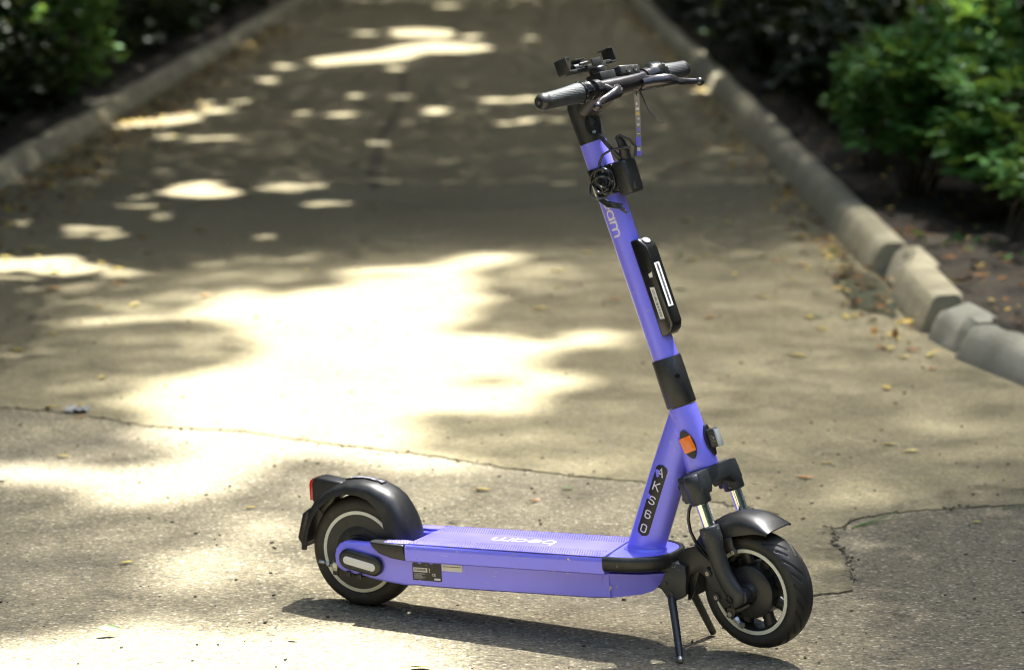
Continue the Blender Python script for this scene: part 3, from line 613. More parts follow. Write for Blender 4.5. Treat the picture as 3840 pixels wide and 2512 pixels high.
litter('leaf_litter', 900, pk_left, LB, 'brown leaves drifted against the left kerb', 2)
litter('leaf_litter', 420, pk_right, LY, 'yellow leaves drifted in the gutter of the right kerb', 3)
litter('leaf_litter', 420, pk_right, LB, 'brown leaves drifted in the gutter of the right kerb', 4)
litter('leaf_litter', 500, pk_soilr, LY, 'yellow leaves scattered over the soil under the right shrubs', 5)
litter('leaf_litter', 2600, pk_soilr, LB, 'brown leaves scattered over the soil under the right shrubs', 6)
litter('leaf_litter', 1300, pk_soill, LB, 'brown leaves scattered over the soil under the left shrubs', 7)
litter('leaf_litter', 80, lambda g: (1.40+g.normal(0, .06), 10.75+g.normal(0, .3), .026+g.uniform(0, .012)), LB, 'brown leaves lying in the hollow before the broken kerb', 8, .02, .04)
# green weeds at the kerb
m_p = []; m_d = []
g2 = np.random.default_rng(9)
for cx, cy_, n in ((2.35, 9.9, 20), (2.15, 10.6, 10), (1.85, 11.4, 14)):
    m_p.append(np.stack([cx+g2.normal(0, .10, n), cy_+g2.normal(0, .25, n), np.full(n, G_+.01)], 1)); m_d.append(np.stack([g2.normal(0, .5, n), g2.normal(0, .5, n), g2.uniform(.4, 1.2, n)], 1))
V, F = leaves(np.concatenate(m_p), np.concatenate(m_d), g2.uniform(.03, .06, 44), 3, .6)
tag(np_mesh('weeds', V, F, LEAF_SHRUB), 'low green weeds growing in the soil behind the right kerb', 'weeds', kind='stuff')
# seeds, leaf bits and grit spread over the near path
m = MB(); g = random.Random(31)
for q in range(900):
    y = g.choice((g.uniform(5.4, 8), g.uniform(6, 12))); x = g.uniform(-2.4, 1.6)
    if not on_path(x, y): continue
    s_ = g.choice((.0016, .0022, .003, .0045))*(1 if y < 8 else 1.4); rot = Matrix.Rotation(g.uniform(0, 6.3), 3, 'Z') @ Matrix.Rotation(g.uniform(-.5, .5), 3, 'X')
    m.box((x, y, s_*.35), (s_*g.uniform(1, 2.4), s_*g.uniform(.7, 1.3), s_*.7), rot)
tag(m.build('grit', worn('grit_bits', (.09, .075, .045), .9, dust=(.02, .018, .012), dust_amt=.9), smooth=False), 'tiny seeds, grit and leaf bits spread over the near path', 'grit', kind='stuff')
# two grass blades in the crack on the right, scrap of clear plastic on the left
m = MB()
for a, b_, c_ in (((.855, 6.74, .002), (.95, 6.83, .012), (.99, 6.90, .004)), ((.865, 6.75, .002), (.93, 6.80, .006), (1.0, 6.84, .004)), ((1.27, 6.95, .002), (1.34, 6.97, .006), (1.37, 7.0, .003))):
    m.tube([a, b_, c_], [.0016, .0013, .0005], 5)
tag(m.build('grass_blade', LEAF_SHRUB), 'thin green grass blades lying over the crack beside the front wheel', 'grass', kind='stuff')
m = MB(); g = random.Random(3); rows = []
for i in range(7): rows.append([(-1.37+.012*i, 8.235+.018*j+.01*g.random(), .004+.012*g.random()) for j in range(5)])
m.loft(rows, cap=False, ring_closed=False)
tag(m.build('plastic_scrap', plain('dull_film', (.30, .31, .29), .2)), 'crumpled clear plastic scrap lying by yellow leaves above the crack', 'litter')
m = MB(); g = random.Random(8)

# ================================================================ the scooter
PSI, TAU, AL, ST = .4647, .0516, .3149, .2417
RM = Matrix(((math.cos(PSI), math.sin(PSI), 0), (-math.sin(PSI), math.cos(PSI), 0), (0, 0, 1))) @ Matrix(((math.cos(TAU), 0, -math.sin(TAU)), (0, 1, 0), (math.sin(TAU), 0, math.cos(TAU))))
ORG = Vector((-.3277, 6.0163, .127)); RT = ORG - RM @ Vector((0, 0, .127))
ROOTM = Matrix.Translation(RT) @ RM.to_4x4()
Sa = Vector((-math.sin(AL), 0, math.cos(AL))); Fx = Vector((math.cos(AL), 0, math.sin(AL)))
Sx = Fx*math.cos(ST) - Vector((0, 1, 0))*math.sin(ST); Sy = Fx*math.sin(ST) + Vector((0, 1, 0))*math.cos(ST)
A0 = Vector((.8284, 0, .35))
def S(p_): return A0 + Sx*p_[0] + Sy*p_[1] + Sa*p_[2]          # steered frame -> scooter frame
def SM(): return MB(S)
root = empty('electric_scooter', ROOTM, label='purple electric kick scooter with black mudguards, parked on its double stand on the path', cat='scooter')
PI = math.pi
def arc(cx, cz, r, a0, a1, n): return [(cx+r*math.cos(R(a0+(a1-a0)*i/n)), cz+r*math.sin(R(a0+(a1-a0)*i/n))) for i in range(n+1)]
XZ = lambda a, b_, h: (a, h, b_)      # polygon in X,Z ; thickness along Y
XY = lambda a, b_, h: (a, b_, h)

# ---- stroke lettering: polylines with round ends, as thin raised ribbons
GLY = {}
def ell(cx, cy_, rx, ry, a0, a1, n=14): return [(cx+rx*math.cos(R(a0+(a1-a0)*i/n)), cy_+ry*math.sin(R(a0+(a1-a0)*i/n))) for i in range(n+1)]
GLY['b'] = (1.05, [[(.06, 1.5), (.06, .5)], ell(.53, .5, .47, .47, 180, -180, 22)])
GLY['e'] = (1.02, [ell(.5, .5, .46, .47, 0, 318, 22), [(.04, .5), (.96, .5)]])
GLY['a'] = (1.05, [ell(.48, .5, .44, .47, 0, 360, 22), [(.94, .97), (.94, .03)]])
GLY['m'] = (1.6, [[(.06, .03), (.06, .97)], [(.06, .55)]+ell(.42, .62, .36, .35, 180, 0, 10)+[(.78, .03)], [(.78, .55)]+ell(1.14, .62, .36, .35, 180, 0, 10)+[(1.5, .03)]])
GLY['A'] = (.8, [[(0, 0), (.34, 1), (.68, 0)], [(.13, .33), (.55, .33)]])
GLY['K'] = (.8, [[(0, 0), (0, 1)], [(.62, 1), (.02, .42)], [(.2, .6), (.66, 0)]])
GLY['S'] = (.8, [[(.62, .84), (.48, .98), (.16, .98), (.03, .85), (.03, .66), (.16, .54), (.48, .47), (.62, .34), (.62, .15), (.48, .02), (.14, .02), (0, .16)]])
GLY['6'] = (.8, [[(.6, .86), (.46, .98), (.16, .98), (.02, .84), (.02, .16), (.16, .02), (.48, .02), (.62, .16), (.62, .42), (.48, .56), (.16, .56), (.02, .45)]])
GLY['0'] = (.8, [[(.16, .98), (.48, .98), (.62, .84), (.62, .16), (.48, .02), (.16, .02), (.02, .16), (.02, .84), (.16, .98)]])
GLY['C'] = (.8, [ell(.5, .5, .48, .5, 50, 310, 12)]); GLY['E'] = (.7, [ell(.5, .5, .48, .5, 60, 300, 12), [(.02, .5), (.6, .5)]])
def ribbon(m, pts, wd, mp, h0, h1):
    """flat band of width wd along 2-D pts, mapped by mp(a, b, h)"""
    n = len(pts); P = [Vector((a, b_)) for a, b_ in pts]; closed = (P[0]-P[-1]).length < 1e-6
    if closed: P = P[:-1]; n -= 1
    L_, R_ = [], []
    for i in range(n):
        if closed: t0, t1 = P[i]-P[i-1], P[(i+1) % n]-P[i]
        else:
            t0 = P[i]-P[i-1] if i else P[1]-P[0]; t1 = P[i+1]-P[i] if i < n-1 else t0
        t0 = t0.normalized(); t1 = t1.normalized(); t = (t0+t1).normalized(); nn = Vector((-t.y, t.x)); k = 1/max(.6, nn.dot(Vector((-t1.y, t1.x))))
        e = Vector((0, 0)) if closed or 0 < i < n-1 else (t*wd*.5 if i else -t*wd*.5)
        L_.append(P[i]+nn*wd*.5*k+e); R_.append(P[i]-nn*wd*.5*k+e)
    rings = [[mp(l.x, l.y, h0), mp(l.x, l.y, h1), mp(r.x, r.y, h1), mp(r.x, r.y, h0)] for l, r in zip(L_, R_)]
    m.loft(rings, not closed, closed)
def write(m, text, size, stroke, mp, h0, h1, gap=.28, x0=0):
    x = x0; 
    for k, ch in enumerate(text):
        if ch == ' ': x += size*.6; continue
        adv, strokes = GLY[ch]
        for q, s_ in enumerate(strokes):
            d = q*.00004
            ribbon(m, [(x+a*size, b_*size) for a, b_ in s_], stroke, mp, h0, h1+d)
        x += (adv+gap)*size
    return x

# ---- deck
def deck_outline(n=26, off=0.0, x0=.085, halfw=.1, front=.762):
    """right (-Y) rear corner forward round the nose to the left rear corner"""
    hw = halfw-off; xn = .60; f_ = front-off
    P = [(x0, -hw)]
    for i in range(n+1):
        a = -90+180*i/n; c_, s_ = math.cos(R(a)), math.sin(R(a))
        P.append((xn+(f_-xn)*abs(c_)**.62, hw*(1 if s_ > 0 else -1)*abs(s_)**.80))
    return [(x0, -hw)]+[q for q in P[1:] if q[0] > x0+.004]+[(x0, hw)]
m = MB()      # upper tray with its step, then the battery box below
def tray(x, hw, top=.1665, lip=.129, bx=.080, bot=.070, bb=.068):
    return [(x, -hw+.004, top), (x, -hw, top-.005), (x, -hw, top-.012), (x, -hw-.0, lip+.003), (x, -hw+.003, lip), (x, -bx, lip-.001), (x, -bb-.004, bot+.004), (x, -bb+.002, bot),
            (x, bb-.002, bot), (x, bb+.004, bot+.004), (x, bx, lip-.001), (x, hw-.003, lip), (x, hw, lip+.003), (x, hw, top-.012), (x, hw, top-.005), (x, hw-.004, top)]
st = [(.155, .1, .1665, .129, .080, .0715, .0757), (.21, .1, .1665, .129, .080, .070, .0757), (.3, .1, .1665, .129, .080, .070, .0757), (.45, .1, .1665, .129, .080, .070, .073), (.592, .1, .1665, .129, .080, .070, .070), (.636, .1, .1665, .129, .080, .0725, .069)]
m.loft([tray(*s_) for s_ in st])
m.loft([[(x, -b_, t_), (x, -b2, z_), (x, b2, z_), (x, b_, t_)] for x, b_, b2, t_, z_ in ((.634, .0790, .0680, .128, .0725), (.66, .076, .064, .128, .0765), (.70, .070, .055, .128, .0815), (.722, .062, .045, .128, .088), (.742, .050, .036, .128, .108), (.749, .044, .032, .128, .122))])
deck = m.build('deck', PURPLE, root, ang=40)
# shallow weld ridges on the nose of the battery box
m = MB()
m.tube([(.607, -.0705, .078), (.624, -.0785, .126)], .0022, 8)
m.build('weld_seam', PURPLE, deck)
# nose plate (purple) and black bumper round it
m = MB(); P = deck_outline(off=.006, x0=.634)
P[0] = (.640, -.094); P[-1] = (.622, .094)
m.prism(P, XY, .150, .1672)
nose = m.build('nose_plate', PURPLE, root, bevel=.0012)
m = MB(); P = deck_outline(28, x0=.634)
P[0] = (.634, -.1); P[-1] = (.618, .1)
rings = []
for i, (x, y) in enumerate(P):
    a = Vector(P[max(0, i-1)]); b_ = Vector(P[min(len(P)-1, i+1)]); t = (b_-a).normalized(); nn = Vector((t.y, -t.x))
    ring = []
    for (o_, z) in ((-.006, .1680), (-.001, .1697), (.004, .1675), (.0062, .161), (.0056, .148), (.003, .1405), (-.004, .1365), (-.014, .1355), (-.014, .145), (-.006, .150)):
        q = Vector((x, y))+nn*o_; ring.append((q.x, q.y, z))
    rings.append(ring)
m.loft(rings); bump_ = m.build('front_bumper', BLACK, root, ang=50)
m = MB()
for (x, y, a) in ((.668, -.0985, 8), (.712, -.085, 30)):
    m.lathe([(.0, .0), (.0, .0032), (.0058, .0032), (.0058, .0)], (x, y, .152), (math.sin(R(a)), -math.cos(R(a)), 0), 12)
m.build('screw', GLOSS, bump_)
# tread panel, seam groove and the raised pattern
m = MB(); PO = [(.088, -.0925), (.628, -.0945), (.617, .0945), (.088, .0925), (.150, .052), (.178, .0), (.165, -.045), (.075, -.083)]
PO = [(.160, -.0890), (.6335, -.0945), (.617, .0945), (.160, .0945)]
m.prism(PO, XY, .160, .1682); panel = m.build('tread_panel', PURPLE_TREAD, root, bevel=.0008)
m = MB(); PR = [(.062, -.082), (.110, -.0925), (.1585, -.0935), (.1585, -.062), (.135, -.058), (.100, -.066)]
m.prism(PR, XY, .1625, .1680); m.prism([(a, -b_) for a, b_ in PR][::-1], XY, .1625, .1680)
m.build('rear_tread', PURPLE_TREAD, root, bevel=.0006)
m = MB()
for side in (-1, 1):
    for j in range(6):
        for i in range(78):
            x = .168+i*.0059+(.003 if j % 2 else 0); y = side*(.0455+j*.0079)
            if x > .624-(y+.1)*.05: continue
            s_ = .0025
            m.add([(x-s_, y, .16815), (x, y-.0017, .16815), (x+s_, y, .16815), (x, y+.0017, .16815), (x, y, .1690)], [(0, 1, 4), (1, 2, 4), (2, 3, 4), (3, 0, 4)])
for i in range(12):
    for j in range(4):
        x = .075+i*.0072+(.0036 if j % 2 else 0); y = -.088+j*.0062
        if x < .078+j*.008 or y < -.0925+.004: continue
        m.add([(x-.0016, y, .16795), (x, y-.0014, .16795), (x+.0016, y, .16795), (x, y+.0014, .16795), (x, y, .1686)], [(0, 1, 4), (1, 2, 4), (2, 3, 4), (3, 0, 4)])
m.build('tread_studs', TREAD_DARK, panel, smooth=False)
m = MB(); write(m, 'beam', .0285, .0050, lambda a, b_, h: (.4735-a, .0175-b_, h), .1678, .1686, gap=.22)
m.build('lettering', LETTER, panel, smooth=False)
# rear black corner trims
CT = [(.065, .1695), (.151, .1655), (.1535, .150), (.159, .130), (.122, .134), (.089, .144), (.073, .157)]

for y0, y1 in ((.062, .1012), (-.1012, -.062)): m = MB(); m.prism(CT, XZ, y0, y1); ct = m.build('corner_trim', BLACK, root, bevel=.004, seg=3)
m = MB()
for x, z in ((.112, .152), (.134, .151)): m.lathe([(.0, .0), (.0, .0030), (.0004, .0031), (.0004, 0)], (x, -.1013, z), (0, -1, 0), 12)
m.build('trim_hole', LABELBLACK, ct)  # flat black discs; the shade inside the holes is put into their colour
# rear arms
m = MB(); AR = [(-.0365, .128), (-.033, .142), (-.024, .154), (-.010, .1605), (.047, .1590), (.075, .160), (.160, .1640), (.175, .150), (.175, .075), (.158, .0705), (.138, .070), (.102, .0735), (.060, .079), (.035, .085), (.009, .0885), (-.012, .0915), (-.026, .098), (-.0355, .110)]
for s_ in (-1, 1): m.prism(AR, XZ, min(s_*.054, s_*.0795), max(s_*.054, s_*.0795))
m.box((.155, 0, .115), (.05, .125, .085))
arms = m.build('rear_arm', PURPLE, root, bevel=.005, seg=3)
# oval cover with reflector strip
def pill(c0, c1, r, n=12):
    d = Vector(c1)-Vector(c0); a = math.degrees(math.atan2(d.y, d.x))
    return arc(c0[0], c0[1], r, a+90, a+270, n)+arc(c1[0], c1[1], r, a-90, a+90, n)
for s_ in (-1, 1):
    m = MB(); m.prism(pill((.002, .1235), (.0665, .1105), .0225), XZ, min(s_*.077, s_*.0935), max(s_*.077, s_*.0935))
    cov = m.build('axle_cover', BLACK, root, bevel=.0075, seg=4)
    m = MB(); m.prism(pill((.0025, .1222), (.0655, .1092), .0088), XZ, min(s_*.0925, s_*.0944), max(s_*.0925, s_*.0944))
    m.build('reflector_strip', WHITE, cov, bevel=.0005)
# stickers on the side of the deck; the battery box side leans, so they follow it
def side(z): return -.0801-(.1285-z)*(-.0090/.0540) if z < .1285 else -.1002
def SD(a, b_, h): return (a, -.0806-h, b_)
m = MB(); m.prism([(.162, .1255), (.174, .1258), (.176, .1215), (.183, .121), (.185, .1255), (.203, .1255), (.206, .122), (.2125, .1215), (.2135, .1252), (.2315, .1250), (.2330, .1235), (.2335, .0860), (.232, .0845), (.181, .0850), (.1795, .0875), (.176, .0850), (.163, .0850), (.1618, .0870)], SD, 0, .0007)
lab = m.build('rating_label', LABELBLACK, deck, smooth=False)
m = MB(); g = random.Random(2)
m.prism([(.1645, .1040), (.1990, .1040), (.1990, .1135), (.1645, .1135)], SD, .0006, .0011)
for k in range(8): 
    y_ = .1005-k*.0017; m.prism([(.165, y_), (.165+g.uniform(.018, .036), y_), (.165+.02, y_+.0004), (.165, y_+.0004)], SD, .0006, .0009)
m.prism([(.2155, .0875), (.2305, .0872), (.2310, .0915), (.2160, .0918)], SD, .0006, .0010)
for k in range(3): m.prism([(.2030, .1040+k*.0035), (.2055, .1040+k*.0035), (.2055, .1062+k*.0035), (.2030, .1062+k*.0035)], SD, .0006, .0010)
write(m, 'CE', .0052, .0008, lambda a, b_, h: SD(.2105+a, .0965+b_, h), .0006, .0010, .1)
m.build('label_print', WHITE, lab, smooth=False)
m = MB(); x = .167
while x < .1965:
    w_ = g.choice((.0006, .0006, .0012, .0018)); m.prism([(x, .1062), (x+w_, .1062), (x+w_, .1118), (x, .1118)], SD, .0010, .0014); x += w_+g.choice((.0007, .0012))
x = .2385
while x < .2830:
    w_ = g.uniform(.0006, .0013); m.prism([(x, .1190), (x+w_, .1190), (x+w_, .1205), (x, .1205)], SD, .0010, .0014); x += w_+.0006
m.build('barcode', LABELBLACK, lab, smooth=False)
m = MB(); m.prism(arc(.2375, .1230, .0018, 90, 180, 3)+arc(.2375, .1115, .0018, 180, 270, 3)+arc(.2845, .1110, .0018, 270, 360, 3)+arc(.2845, .1225, .0018, 0, 90, 3), SD, 0, .0009)
m.build('white_label', WHITE, deck, smooth=False)
# paint chips
m = MB(); g = random.Random(12)
for q in range(46):
    x = g.choice([g.uniform(.16, .26), g.uniform(.16, .60), g.uniform(.2, .6)]); z = g.choice([.1615, .1605, .150, .131]) + g.uniform(-.006, .004)
    a = g.uniform(-.6, .9); L_ = g.choice((.0012, .002, .004, .007)); d = Vector((math.cos(a), math.sin(a)))*L_*.5; wv = g.uniform(.0003, .0009)
    m.prism([(x-d.x, z-d.y), (x+wv*.3, z-wv), (x+d.x, z+d.y), (x, z+wv)], lambda a_, b_, h: (a_, -.1002-h, b_), 0, .0003)
for x, z, s_ in ((.553, .1600, .004), (.556, .1575, .003), (.55, .1290, .003), (.285, .1600, .003), (.289, .158, .002), (.158, .161, .0025), (.181, .161, .002)):
    m.prism([(x-s_, z), (x, z-s_*.5), (x+s_*.8, z-s_*.1), (x+s_*.3, z+s_*.5)], lambda a_, b_, h: (a_, -.1003-h, b_), 0, .0004)
for x, z, s_ in ((.640, .098, .0035), (.637, .093, .003), (.54, .099, .0012), (.655, .101, .002)): m.prism([(x-s_, z), (x, z-s_), (x+s_*.6, z), (x, z+s_*1.3)], lambda a_, b_, h: (a_, -.0795+(.1285-b_)*.12+.004*0-h, b_), .001, .0018)
m.build('paint_chips', STEEL, deck, smooth=False)

# ---- down tube, head tube
m = MB(); dt0 = Vector((.686, 0, .160)); dt1 = Vector((.7935, 0, .46)); dd_ = (dt1-dt0).normalized()
m.tube([dt0, dt0.lerp(dt1, .3), dt0.lerp(dt1, .6), dt1], [1, 1, .97, .88], 36, ell=(.041, .0305), up=(1, 0, 0))
dtube = m.build('down_tube', PURPLE, root, ang=60)
m = MB()      # weld flare at the foot
m.loft([[(.6885+(z-.167)*.36+.0428*k*math.cos(t), .0312*k*math.sin(t), z) for t in [q*2*PI/36 for q in range(36)]] for z, k in ((.1665, 1.15), (.1685, 1.13), (.1705, 1.055), (.1745, 1.01), (.180, .98))]); m.build('foot_flare', PURPLE, dtube, ang=70)
# number plate: a strip wrapped on the side of the tube
tN = Vector((0, -1, 0)); tU = dd_; tF = Vector((dd_.z, 0, -dd_.x))
def DT(a, b_, h):
    """a across (forward +), b up along the tube, h off the surface"""
    th = a/.0355; c0 = dt0+dd_*b_; k = 1-.12*max(0, (b_-.19)/.13)
    return c0 + tF*(math.sin(th)*(.0405*k+h)) + tN*(math.cos(th)*(.0305*k+h))
def strip2(m, hw, b0, b1, mp, h0, h1, n=60, nc=8, rx=0):
    """capsule patch subdivided so that it can bend"""
    rows = []
    for i in range(n+1):
        b_ = b0+(b1-b0)*i/n; e = min(b_-b0, b1-b_); w_ = hw if e >= hw else math.sqrt(max(0, hw*hw-(hw-e)**2))+.0003
        rows.append([mp(rx-w_+2*w_*j/nc, b_, h1) for j in range(nc+1)]+[mp(rx+w_-2*w_*j/nc, b_, h0) for j in range(nc+1)])
    m.loft(rows)
m = MB(); strip2(m, .0125, .044, .207, DT, .0, .0009, rx=-.006)
pl_ = m.build('number_plate', LABELBLACK, dtube, ang=50)
m0 = MB()
for a_, b_2 in (((.150, -.0938), (.632, -.0985)), ((.150, .0955), (.617, .0955)), ((.6365, -.0975), (.6195, .0955))):
    m0.tube([(a_[0], a_[1], .1672), (b_2[0], b_2[1], .1672)], .0011, 6)
m0.build('panel_seam', TREAD_DARK, deck)
m = MB()
for k, ch in enumerate('06SKA'):
    write(m, ch, .0172, .0025, lambda a, b_, h, k=k: DT(-.0115+a, .0525+k*.0325+b_, h), .0008, .0014)
m.build('lettering', LETTER, pl_, smooth=False)
for (cx, cb, s_) in ((-.0125, .189, .0055), (-.0095, .182, .004), (-.0165, .131, .006), (-.012, .128, .003)):
    m = MB(); m.prism([(cx+s_*math.cos(a)*(.8+.3*math.sin(3*a)), cb+s_*math.sin(a)) for a in [k*.524 for k in range(12)]], DT, .0012, .0017); m.build('torn_patch', PURPLE, pl_, smooth=False)
# the fixed head tube round the steering axis
def HT(p_): q = A0+Fx*p_[0]+Vector((0, 1, 0))*p_[1]+Sa*p_[2]; return q
m = MB(HT); m.lathe([(.001, .029), (.001, .0345), (.004, .0352), (.03, .0345), (.07, .0325), (.11, .0312), (.132, .0308), (.137, .0300), (.137, .02)], (0, 0, 0), (0, 0, 1), 56)
ht = m.build('head_tube', PURPLE, root, ang=40)
m = MB(HT)      # weld bead between the two tubes
m.tube([(-.027*math.cos(t*.9)-.004, -.0318*math.sin(t*1.0)*1.0, .128-.118*(1-math.cos(t*1.35))/1.72) for t in [k/20*1.35 for k in range(21)]], .0022, 8)
m.build('weld_seam', PURPLE, ht)
# side reflector (amber) in its black mount and the clear one in front
def cylmap(r, th0, zc, tilt=0.0):
    def f(a, b_, h):
        a2 = a*math.cos(tilt)-b_*math.sin(tilt); b2 = a*math.sin(tilt)+b_*math.cos(tilt); th = th0+a2/r
        return ((r+h)*math.cos(th), (r+h)*math.sin(th), zc+b2)
    return f
def patch(m, outline, mp, h0, h1, nr=5):
    """fan patch of an outline, refined so that it follows a curved surface, with a rim"""
    cx = sum(a for a, _ in outline)/len(outline); cb = sum(b_ for _, b_ in outline)/len(outline); n = len(outline)
    rings = [[mp(cx+(a-cx)*.98, cb+(b_-cb)*.98, h0) for a, b_ in outline], [mp(a, b_, h0+(h1-h0)*.3) for a, b_ in outline], [mp(cx+(a-cx)*.97, cb+(b_-cb)*.97, h1) for a, b_ in outline]]
    for k in range(1, nr): s_ = .97*(1-k/nr); rings.append([mp(cx+(a-cx)*s_, cb+(b_-cb)*s_, h1) for a, b_ in outline])
    m.loft(rings)
eye = [(.0150*math.cos(t)*(1-.30*abs(math.sin(t))**2.2), .0325*math.sin(t)) for t in [k*2*PI/28 for k in range(28)]]
rec = [(-.0095, -.017), (.0095, -.017), (.0112, -.015), (.0112, .015), (.0095, .017), (-.0095, .017), (-.0112, .015), (-.0112, -.015)]
for nm, th0, mat_ in (('side_reflector', -1.53, AMBER), ('side_reflector', 1.53, AMBER)):
    f_ = cylmap(.0335, th0, .058, .10)
    m = MB(HT); patch(m, eye, f_, 0, .0045); ho = m.build(nm, BLACK, ht, ang=50)
    m = MB(HT); patch(m, rec, f_, .003, .0085, 3); m.build('lens', mat_, ho, ang=40)
    m = MB(HT)
    for zz in (.0265, -.0265): m.lathe([(0, 0), (0, .0028), (.001, .0028), (.001, 0)], f_(0, zz, .0044), Vector(f_(0, zz, 1))-Vector(f_(0, zz, 0)), 10)
    m.build('screw', GREY, ho)
m = MB(HT); f_ = cylmap(.0335, 0, .052)
fo = [(.0150*math.cos(t)*(1-.30*abs(math.sin(t))**2.2), .0345*math.sin(t)) for t in [k*2*PI/28 for k in range(28)]]
patch(m, fo, f_, 0, .006); fl = m.build('front_reflector', BLACK, ht, ang=50)
m = MB(HT); m.box((.047, 0, .054), (.018, .024, .040)); m.build('lens_block', GREY, fl, bevel=.003, seg=3)
m = MB(HT); m.box((.0565, 0, .052), (.004, .023, .038)); m.build('lens', CLEAR, fl, bevel=.0015)

# ---- stem (turned with the bars)
m = SM(); m.lathe([(.139, .027), (.139, .0315), (.1405, .0322), (.241, .0322), (.2435, .0312), (.2435, .026)], (0, 0, 0), (0, 0, 1), 56)
col_ = m.build('stem_collar', BLACK, root, ang=40)
m = SM(); f_ = cylmap(.0322, -.55, .201); m.lathe([(0, 0), (0, .0052), (.0018, .0052), (.0018, .0025), (.0008, .0022), (.0008, 0)], f_(0, 0, 0), Vector(f_(0, 0, 1))-Vector(f_(0, 0, 0)), 16)
m.build('bolt', GLOSS, col_)
m = SM(); m.tube([(0, 0, .243), (0, 0, .4), (0, 0, .56), (0, 0, .722)], [.0278, .0278, .0280, .0285], 56, up=(1, 0, 0)); stem = m.build('stem', PURPLE, root, ang=40)
def STM(a, b_, h): th = R(-98)+a/.0279; return ((.0279+h)*math.cos(th), (.0279+h)*math.sin(th), b_)
m = SM()
TXT0 = .6235
def stemtext(a, b_, h): return STM(b_, TXT0-a, h)      # text runs down the stem, letter tops face forward
def ribbon_fine(m, text, size, stroke, mp, h0, h1, gap):
    x = 0
    for ch in text:
        adv, strokes = GLY[ch]
        for q, s_ in enumerate(strokes):
            P = []
            for (a0, b0), (a1, b1) in zip(s_[:-1], s_[1:]):
                n = max(1, int(math.hypot(a1-a0, b1-b0)/.12))
                P += [(a0+(a1-a0)*k/n, b0+(b1-b0)*k/n) for k in range(n)]
            P.append(s_[-1]); ribbon(m, [(x+a*size, b_*size) for a, b_ in P], stroke, mp, h0, h1+q*.00005)
        x += (adv+gap)*size
    return x
ribbon_fine(m, 'beam', .0152, .0030, lambda a, b_, h: stemtext(a*1.38, b_, h), -.0002, .0005, .14)
m.build('lettering', LETTER, stem, smooth=False)
# black head of the stem, neck and bar housing
m = SM(); m.tube([(0, 0, .7215), (0, 0, .735), (0, 0, .77), (.001, 0, .800), (.006, 0, .816)], [.0292, .0296, .0302, .0305, .027], 56, up=(1, 0, 0))
head = m.build('stem_head', BLACK, root, ang=40)
m = SM(); f_ = cylmap(.0297, -.62, .753)
ov = [(.0125*math.cos(t), .0230*math.sin(t)) for t in [k*2*PI/28 for k in range(28)]]
patch(m, ov, f_, 0, .004); ind = m.build('indicator_button', GLOSS, head, ang=50)
m = SM(); patch(m, [(a*.5, b_*.35+.008) for a, b_ in ov], f_, .003, .0062, 3); m.build('button_cap', SATIN, ind, ang=50)
m = SM(); patch(m, [(a*.30, b_*.14-.0135) for a, b_ in ov], f_, .003, .0060, 3); m.build('button_lens', STEEL, ind, ang=50)
m = SM()
def sect(cx, cz, rx, rz, y, n=24, k=1.0): return [(cx+rx*math.copysign(abs(math.cos(t))**k, math.cos(t)), y, cz+rz*math.copysign(abs(math.sin(t))**k, math.sin(t))) for t in [q*2*PI/n for q in range(n)]]
# bar body across, thick in the middle
m.loft([sect(.116, .8135, .014, .014, -.108), sect(.117, .8135, .0165, .0165, -.080), sect(.115, .812, .021, .019, -.052), sect(.108, .811, .031, .021, -.022), sect(.105, .811, .036, .0225, .0), sect(.108, .811, .033, .0215, .03), sect(.114, .812, .025, .0195, .058), sect(.117, .8135, .0175, .0175, .085), sect(.116, .8135, .014, .014, .14)])
hb = m.build('handlebar', SATIN, root, ang=60); m = SM()
# neck from the stem forward to the bar
def ovl(c, u, v, a, b_, n=24): c, u, v = Vector(c), Vector(u), Vector(v); return [c+u*a*math.cos(t)+v*b_*math.sin(t) for t in [q*2*PI/n for q in range(n)]]
m.loft([ovl((.000, 0, .788), (.45, 0, -.89), (0, 1, 0), .030, .028), ovl((.030, 0, .798), (.3, 0, -.95), (0, 1, 0), .026, .031), ovl((.062, 0, .805), (.15, 0, -.99), (0, 1, 0), .023, .038), ovl((.095, 0, .811), (0, 0, -1), (0, 1, 0), .020, .044)])
m.build('neck', BLACK, hb, ang=60)
m = SM(); m.box((.118, .030, .836), (.030, .064, .022), Matrix.Rotation(-.10, 3, 'X')); blk = m.build('mount_block', BLACK, hb, bevel=.004, seg=3)
m = SM()
for y in (.022, .046): m.lathe([(0, 0), (0, .0062), (.0010, .0066), (.0012, .0050), (-.0005, .0048), (-.0005, 0)], (.1335, y, .837+.1*(y-.03)*0), (1, 0, .0), 16)
m.build('screw', STEEL, blk)
def bar_pt(y): k = (abs(y)-.10)/.145; return (.121-.018*k, y, .8148+.0004*k)
